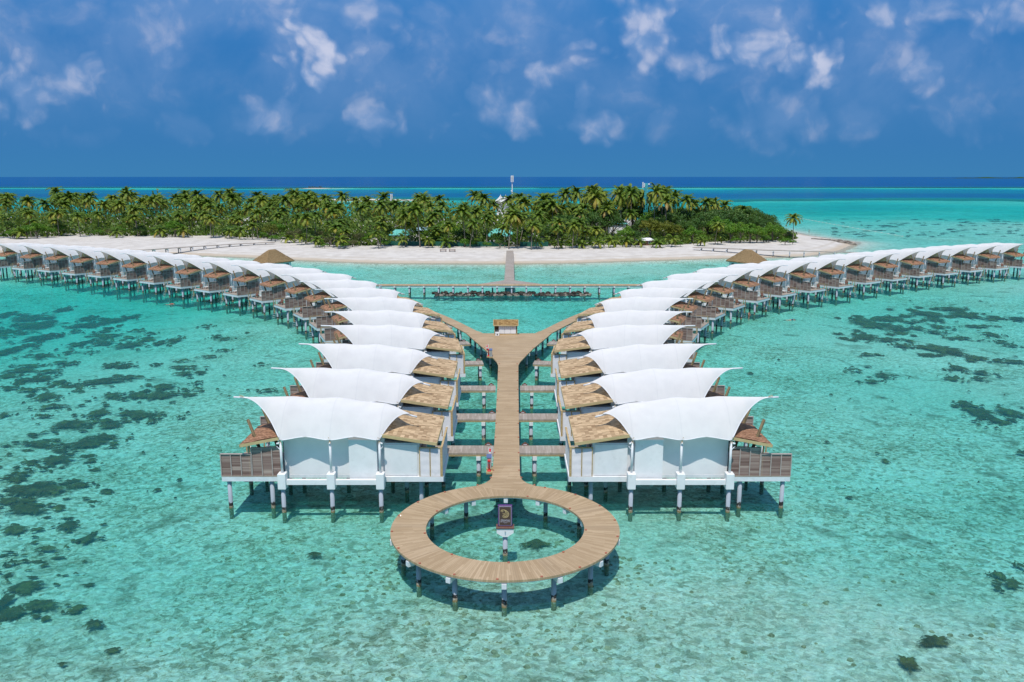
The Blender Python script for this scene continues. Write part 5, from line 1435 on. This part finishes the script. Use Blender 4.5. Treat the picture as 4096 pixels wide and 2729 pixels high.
# ------------------------------------------------------------------ island buildings, fence, masts, furniture
def house(name, x, y, w, d, wallh, roofh, roofmat, label, rz=0, z0=1.4, cat='house', porch=False, wallmat='white'):
    o = empty(name, (x, y, z0), rz, label, cat)
    wl = MB().box(-w/2, w/2, -d/2, d/2, 0, wallh).build('wall', M[wallmat], o)
    b = MB(); ov = .7; zt = wallh+roofh; k = w*.22
    P = [(-w/2-ov, -d/2-ov, wallh-.1), (w/2+ov, -d/2-ov, wallh-.1), (w/2+ov, d/2+ov, wallh-.1), (-w/2-ov, d/2+ov, wallh-.1), (-w/2+k, 0, zt), (w/2-k, 0, zt)]
    b.add(P, [(0, 1, 5, 4), (1, 2, 5), (2, 3, 4, 5), (3, 0, 4), (3, 2, 1, 0)])
    rf = b.build('roof', M[roofmat], o)
    b = MB()
    for i in range(int(w/.9)):
        xx = -w/2+.4+i*.9; t = 1 if -w/2+k < xx < w/2-k else (xx+w/2+ov)/(k+ov) if xx < 0 else (w/2+ov-xx)/(k+ov)
        b.bar((xx, -d/2-ov, wallh-.06), (xx, -d/2-ov+(d/2+ov)*t, wallh-.06+(roofh+.1)*t), .06, .06)
    b.build('roof_ribs', M[roofmat], rf)
    for xx in np.arange(-w/2+1, w/2-.6, 2.4):
        wn = MB().box(xx, xx+1.0, -d/2-.06, -d/2-.003, .9, min(2.1, wallh-.3)).build('window', M['white'], wl)
        MB().box(xx+.08, xx+.92, -d/2-.075, -d/2-.062, .98, min(2.02, wallh-.38)).build('pane', M['glass'], wn)
    if porch:
        b = MB()
        for xx in np.arange(-w/2, w/2+.1, 1.2): b.box(xx-.06, xx+.06, -d/2-2.1, -d/2-2.0, 0, 2.4)
        b.box(-w/2-.1, w/2+.1, -d/2-2.12, -d/2-1.98, .9, 1.0); b.box(-w/2-.1, w/2+.1, -d/2-2.2, -d/2-.01, 2.4, 2.55)
        b.build('porch', M['white'], o)
    return o
house('beach_house', -43.5, 326, 6.5, 6, 3.6, 1.9, 'teal_roof', 'white house with a teal metal roof behind the left end of the green fence')
house('beach_house', -3.5, 323, 10.5, 8, 3.4, 2.7, 'teal_roof', 'wide white house with a teal hip roof behind the end of the beach pier')
house('beach_house', 10.5, 320, 7.0, 5, 3.2, 1.2, 'white', 'white house with a railed porch right of the beach pier', porch=True)
house('staff_building', 45.5, 356, 7, 7, 6.3, 1.4, 'teal_roof', 'teal roofed building showing through the broadleaf trees')
house('store_building', -37, 340, 9, 7, 4.6, 1.0, 'blue_roof', 'low building with a pale blue roof among the palms')
house('beach_hut', 51.5, 316, 5.6, 4.0, 2.2, .8, 'white', 'small brown hut with a white roof in the bushes at the right of the beach', wallmat='reddish')
house('guest_pavilion', -122, 385, 6, 5, 6.0, 1.6, 'white', 'white roofed pavilion half hidden among the palms on the left', wallmat='white')
# two-peaked white tent on a tower
tp = empty('tent_pavilion', (-4.5, 452, 1.4), 0, 'white twin-peaked tent roof rising above the palms near the mast', 'pavilion')
MB().box(-3.2, 3.6, -2.5, 2.5, 0, 12.0).build('wall', M['white'], tp)
b = MB()
for cx_ in (-1.2, 1.6):
    b.grid(lambda u, v, cx_=cx_: (cx_+math.cos(v*2*PI)*4.2*(1-u)**1.6+0, math.sin(v*2*PI)*4.2*(1-u)**1.6, 12.1+4.4*u), 12, 24)
b.build('roof', M['fabric'], tp, True)
# fence
gf = empty('green_fence', (0, 0, 0), 0, 'dark green sheet fence along the back of the beach', 'fence')
fp = [(-48, 313.5), (-30, 311), (-10, 309), (-1.5, 308.6), (3.5, 308.6), (14, 309.5)]
for (xa, ya), (xb, yb) in zip(fp[:-1], fp[1:]):
    if abs(xa+1.5) < .1: continue
    b = MB(); b.bar((xa, ya, 2.35), (xb, yb, 2.35), .05, 2.1)
    b.build('sheet', M['green_sheet'], gf)
    b = MB(); k = max(2, int(math.hypot(xb-xa, yb-ya)/2.5))
    for i in range(k+1): b.box(xa+(xb-xa)*i/k-.05, xa+(xb-xa)*i/k+.05, ya+(yb-ya)*i/k-.10, ya+(yb-ya)*i/k-.03, 1.2, 3.45)
    b.build('posts', M['green_sheet'], gf)
# antenna mast
am = empty('antenna_mast', (.6, 425, 1.4), 0, 'tall grey pole with white panel antennas rising above the horizon', 'mast')
b = MB(); b.tube([(0, 0, 0), (0, 0, 24.5)], [.35, .2], 10); b.build('pole', M['galv'], am, True)
for k in range(3):
    a = k*2.09+.5; c_, s_ = math.cos(a)*.62, math.sin(a)*.62
    MB().bevbox(c_-.16, c_+.16, s_-.12, s_+.12, 23.1, 26.3, .04).build('antenna', M['white'], am)
MB().tube([(0, 0, 24.4), (0, 0, 26.3)], .35, 8).build('head', M['galv'], am, True)
MB().tube([(-.35, 0, 18.6), (-.6, 0, 18.6)], .5, 12).build('dish', M['white'], am, True)
def lattice(name, x, y, h, w0, w1, mat, label, dish=True):
    o = empty(name, (x, y, 1.4), .3, label, 'mast')
    b = MB(); leg = []
    for k in range(3):
        a = k*2*PI/3
        b.tube([(math.cos(a)*w0, math.sin(a)*w0, 0), (math.cos(a)*w1, math.sin(a)*w1, h)], .17, 6)
    b.build('leg', M[mat], o, True)
    b = MB(); nb = int(h/1.8)
    for i in range(nb):
        for k in range(3):
            a, c = k*2*PI/3, (k+1)*2*PI/3; ra, rb2 = w0+(w1-w0)*i/nb, w0+(w1-w0)*(i+1)/nb; z0_, z1_ = h*i/nb, h*(i+1)/nb
            b.tube([(math.cos(a)*ra, math.sin(a)*ra, z0_), (math.cos(c)*rb2, math.sin(c)*rb2, z1_)], .09, 4); b.tube([(math.cos(c)*ra, math.sin(c)*ra, z0_), (math.cos(a)*rb2, math.sin(a)*rb2, z1_)], .09, 4)
    b.build('bracing', M[mat], o)
    if dish:
        MB().bevbox(-1.9, -1.4, -.2, .2, h-2.2, h+.4, .04).build('antenna', M['white'], o); MB().bevbox(-1.2, -.8, -.4, 0, h-1.8, h, .04).build('antenna', M['white'], o)
        MB().tube([(1.2, -.2, h-.6), (1.3, -.5, h-.6)], [.5, .3], 12).build('dish', M['white'], o, True)
    return o
lattice('lattice_tower', 60, 372, 23.0, 1.25, .55, 'teal_steel', 'teal three-legged lattice tower with white antennas above the trees')
lattice('lattice_tower', -55, 385, 18.0, .5, .4, 'galv', 'slim grey lattice tower among the palms left of the mast', False)
# picnic tables on the beach
def picnic(x, y, lab):
    o = empty('picnic_table', (x, y, gz(x, y)), 0, lab, 'table', 'picnic tables on the beach')
    MB().box(-1.2, 1.2, -.38, .38, .74, .8).build('table_top', M['reddish'], o)
    for s_ in (-1, 1): MB().box(-1.2, 1.2, s_*.75-.16, s_*.75+.16, .43, .48).build('bench', M['reddish'], o)
    for xx in (-.9, .9):
        b = MB()
        for s_ in (-1, 1): b.bar((xx, s_*.7, 0), (xx, s_*.25, .74), .08, .1)
        b.bar((xx+.09, -.85, .39), (xx+.09, .85, .39), .08, .07)
        b.build('leg_frame', M['reddish'], o)
x, y = un(1773, 1013, .9); picnic(x, y, 'dark timber picnic table on the white sand, left of two')
x, y = un(1809, 1013, .9); picnic(x, y, 'dark timber picnic table on the white sand, right of two')

# ------------------------------------------------------------------ islets and far land
def islet(name, cx, cy, rx, ry, h, mat, label, cat):
    b = MB()
    def f(u, v):
        a = v*2*PI; r = u; k = 1+.18*noise.noise((math.cos(a)*1.6+cx, math.sin(a)*1.6, 2))
        return (cx+rx*r*k*math.cos(a), cy+ry*r*k*math.sin(a), h*(1-r**2.5)-.15*(r > .99))
    b.grid(f, 8, 40); o = b.build(name, mat, None, True); return o
SAND = BE.data.materials[0]
tag(islet('sandbank', -182, 985, 75, 30, 1.3, SAND, '', ''), kind='structure')
tag(islet('islet_ground', -450, 1930, 36, 26, 1.2, SAND, '', ''), kind='structure')
rg = random.Random(14)
for i in range(9):
    o = plant('s', 'islet_shrub', 0, 0, 1, 0, TV['olive'][i % 2]); o.location = (-466+i*3.4+rg.uniform(-1, 1), 1928+rg.uniform(-8, 8), .8); o.scale = (.9, .9, .55+.35*rg.random()); o.rotation_euler.z = rg.uniform(0, 6)
    tag(o, 'olive shrub on the tiny islet beyond the palms, %s from the left' % ordw(i+1), 'shrub', 'shrubs on the far islet')
b = MB()
def fl(u, v):
    x = 6200+7000*u; h = 26*max(0, min(1, u*9))*(.55+.5*noise.noise((u*26, 0, 0))+.35*noise.noise((u*90, 1, 0)))
    return (x, 12500+300*v, max(0, h)*math.sin(PI*v)-2)
b.grid(fl, 160, 6); tag(b.build('far_island', M['leaf_dark'], None, True), kind='structure')
# rope of floats off the spit
pa, pb = un(3190, 872, .05), un(3610, 946, .05)
b = MB(); pts = [(pa[0]+(pb[0]-pa[0])*t, pa[1]+(pb[1]-pa[1])*t+6*math.sin(t*PI), .06) for t in np.linspace(0, 1, 24)]
rp_ = empty('float_line', (0, 0, 0), 0, 'thin pale line of floats stretched over the shallows beyond the spit', 'float line')
b.tube(pts, .07, 6); b.build('rope', M['rope'], rp_, True)
b = MB()
for p in pts: b.tube([(p[0]-.4, p[1], .1), (p[0]+.4, p[1], .1)], .16, 8)
b.build('floats', M['rope'], rp_, True)

# ------------------------------------------------------------------ people
def person(name_label, joints, edges, radii, loc, rz, parts, group=None):
    o = empty('person', loc, rz, name_label, 'person', group)
    me = bpy.data.meshes.new('body'); me.from_pydata(joints, edges, []); ob = bpy.data.objects.new('body', me); col.objects.link(ob); ob.parent = o
    me.materials.append(M['skin'])
    md = ob.modifiers.new('Skin', 'SKIN'); md.use_smooth_shade = True
    if not me.skin_vertices: me.skin_vertices.new()
    for i, r in enumerate(radii): me.skin_vertices[0].data[i].radius = (r, r*.85) if not hasattr(r, '__len__') else r
    me.skin_vertices[0].data[0].use_root = True
    s = ob.modifiers.new('Subsurf', 'SUBSURF'); s.levels = 1; s.render_levels = 2
    for nm, mat, f in parts: f(MB()).build(nm, M[mat], o, True)
    return o
J = [(0, 0, .92), (0, 0, 1.15), (0, 0, 1.40), (0, 0, 1.50), (0, -.01, 1.58), (0, -.02, 1.66), (0, -.01, 1.72),
     (.19, 0, 1.40), (.25, -.08, 1.14), (.24, -.25, .98), (.24, -.30, .93), (-.19, 0, 1.40), (-.24, -.1, 1.15), (-.2, -.28, 1.02), (-.2, -.34, 1.0),
     (.10, 0, .86), (.11, -.04, .48), (.11, .02, .09), (.11, -.14, .03), (-.10, 0, .86), (-.12, -.06, .48), (-.12, .0, .09), (-.12, -.15, .03)]
Eg = [(0, 1), (1, 2), (2, 3), (3, 4), (4, 5), (5, 6), (2, 7), (7, 8), (8, 9), (9, 10), (2, 11), (11, 12), (12, 13), (13, 14), (0, 15), (15, 16), (16, 17), (17, 18), (0, 19), (19, 20), (20, 21), (21, 22)]
Rd = [.14, .125, .14, .055, .085, .10, .08, .06, .045, .035, .03, .06, .045, .035, .03, .09, .06, .04, .035, .09, .06, .04, .035]
head_hair = ('hair', 'hair', lambda b: b.grid(lambda u, v: (.105*math.sin(u*1.7)*math.cos(v*2*PI), .02+.115*math.sin(u*1.7)*math.sin(v*2*PI), 1.66+.125*math.cos(u*1.7)), 6, 14))
bikini = ('swimwear', 'swim', lambda b: b.grid(lambda u, v: (.165*math.cos(v*2*PI), .145*math.sin(v*2*PI), .80+.18*u), 4, 16))
def bx(b):
    return b.grid(lambda u, v: (.155*math.cos(v*2*PI), .135*math.sin(v*2*PI), 1.22+.14*u), 4, 16)
x, y = un(2994, 1290, -.4)
person('person in a red swimsuit standing at the foot of a ladder in the right row', J, Eg, Rd, (x, y, .0), .6, [bikini, ('top', 'swim', bx), head_hair])
x, y = un(3236, 928, 0)
person('distant person wading off the sand spit at the right', J, Eg, Rd, (x, y, -.55), 2.0, [('shorts', 'navy', lambda b: b.grid(lambda u, v: (.17*math.cos(v*2*PI), .15*math.sin(v*2*PI), .70+.28*u), 4, 16)), head_hair])
JS = [(0, 0, .02), (.25, 0, .03), (.48, 0, .04), (.58, 0, .04), (.66, 0, .05), (.75, 0, .05), (.81, 0, .04), (.5, .2, .02), (.75, .3, -.06), (.98, .2, -.08), (1.05, .18, -.08), (.5, -.2, .02), (.75, -.32, -.08), (.98, -.25, -.1), (1.05, -.22, -.1),
      (-.08, .1, 0), (-.48, .14, -.05), (-.9, .16, .0), (-1.05, .18, -.06), (-.08, -.1, 0), (-.48, -.16, -.1), (-.9, -.2, -.02), (-1.06, -.22, -.08)]
for px, py, lab, mat, rz in ((683, 1218, 'snorkeller floating face down in open water below the left row, pale skin', 'swim', .4), (834, 1205, 'snorkeller in a red vest floating beside piles of the left row', 'swim', .9), (3164, 1281, 'snorkeller in dark clothes floating off the right row', 'navy', 0)):
    x, y = un(px, py, 0)
    vest = ('vest', mat, lambda b: b.grid(lambda u, v: (.02+.46*u, .155*math.cos(v*2*PI), .03+.13*math.sin(v*2*PI)), 5, 16))
    fins = ('fins', 'rubber', lambda b: (b.bar((-1.0, .18, -.04), (-1.5, .22, -.06), .18, .03), b.bar((-1.0, -.21, -.05), (-1.5, -.25, -.03), .18, .03))[1])
    hr = ('hair', 'hair', lambda b: b.grid(lambda u, v: (.73+.115*math.sin(u*1.7)*math.cos(v*2*PI), .105*math.sin(u*1.7)*math.sin(v*2*PI), .055+.115*math.cos(u*1.7)), 6, 14))
    person(lab, JS, Eg, Rd, (x, y, .03), rz, [vest, fins, hr], 'snorkellers in the lagoon')

# ------------------------------------------------------------------ camera and render set-up
cd = bpy.data.cameras.new('camera'); cam = bpy.data.objects.new('camera', cd); col.objects.link(cam)
cd.sensor_width = 36; cd.lens = F/4096*36; cd.clip_end = 120000; cd.clip_start = .5
cam.location = (CX, 0, CZ); cam.rotation_euler = (PI/2-TH, 0, 0)
sc.camera = cam
sc.view_settings.view_transform = 'Standard'; sc.view_settings.look = 'None'; sc.view_settings.gamma = 1; sc.view_settings.exposure = .1
sc.render.resolution_x, sc.render.resolution_y = 1024, 682
sc.cycles.transparent_max_bounces = 12; sc.cycles.max_bounces = 6; sc.cycles.diffuse_bounces = 3; sc.cycles.glossy_bounces = 2; sc.cycles.caustics_reflective = False; sc.cycles.caustics_refractive = False
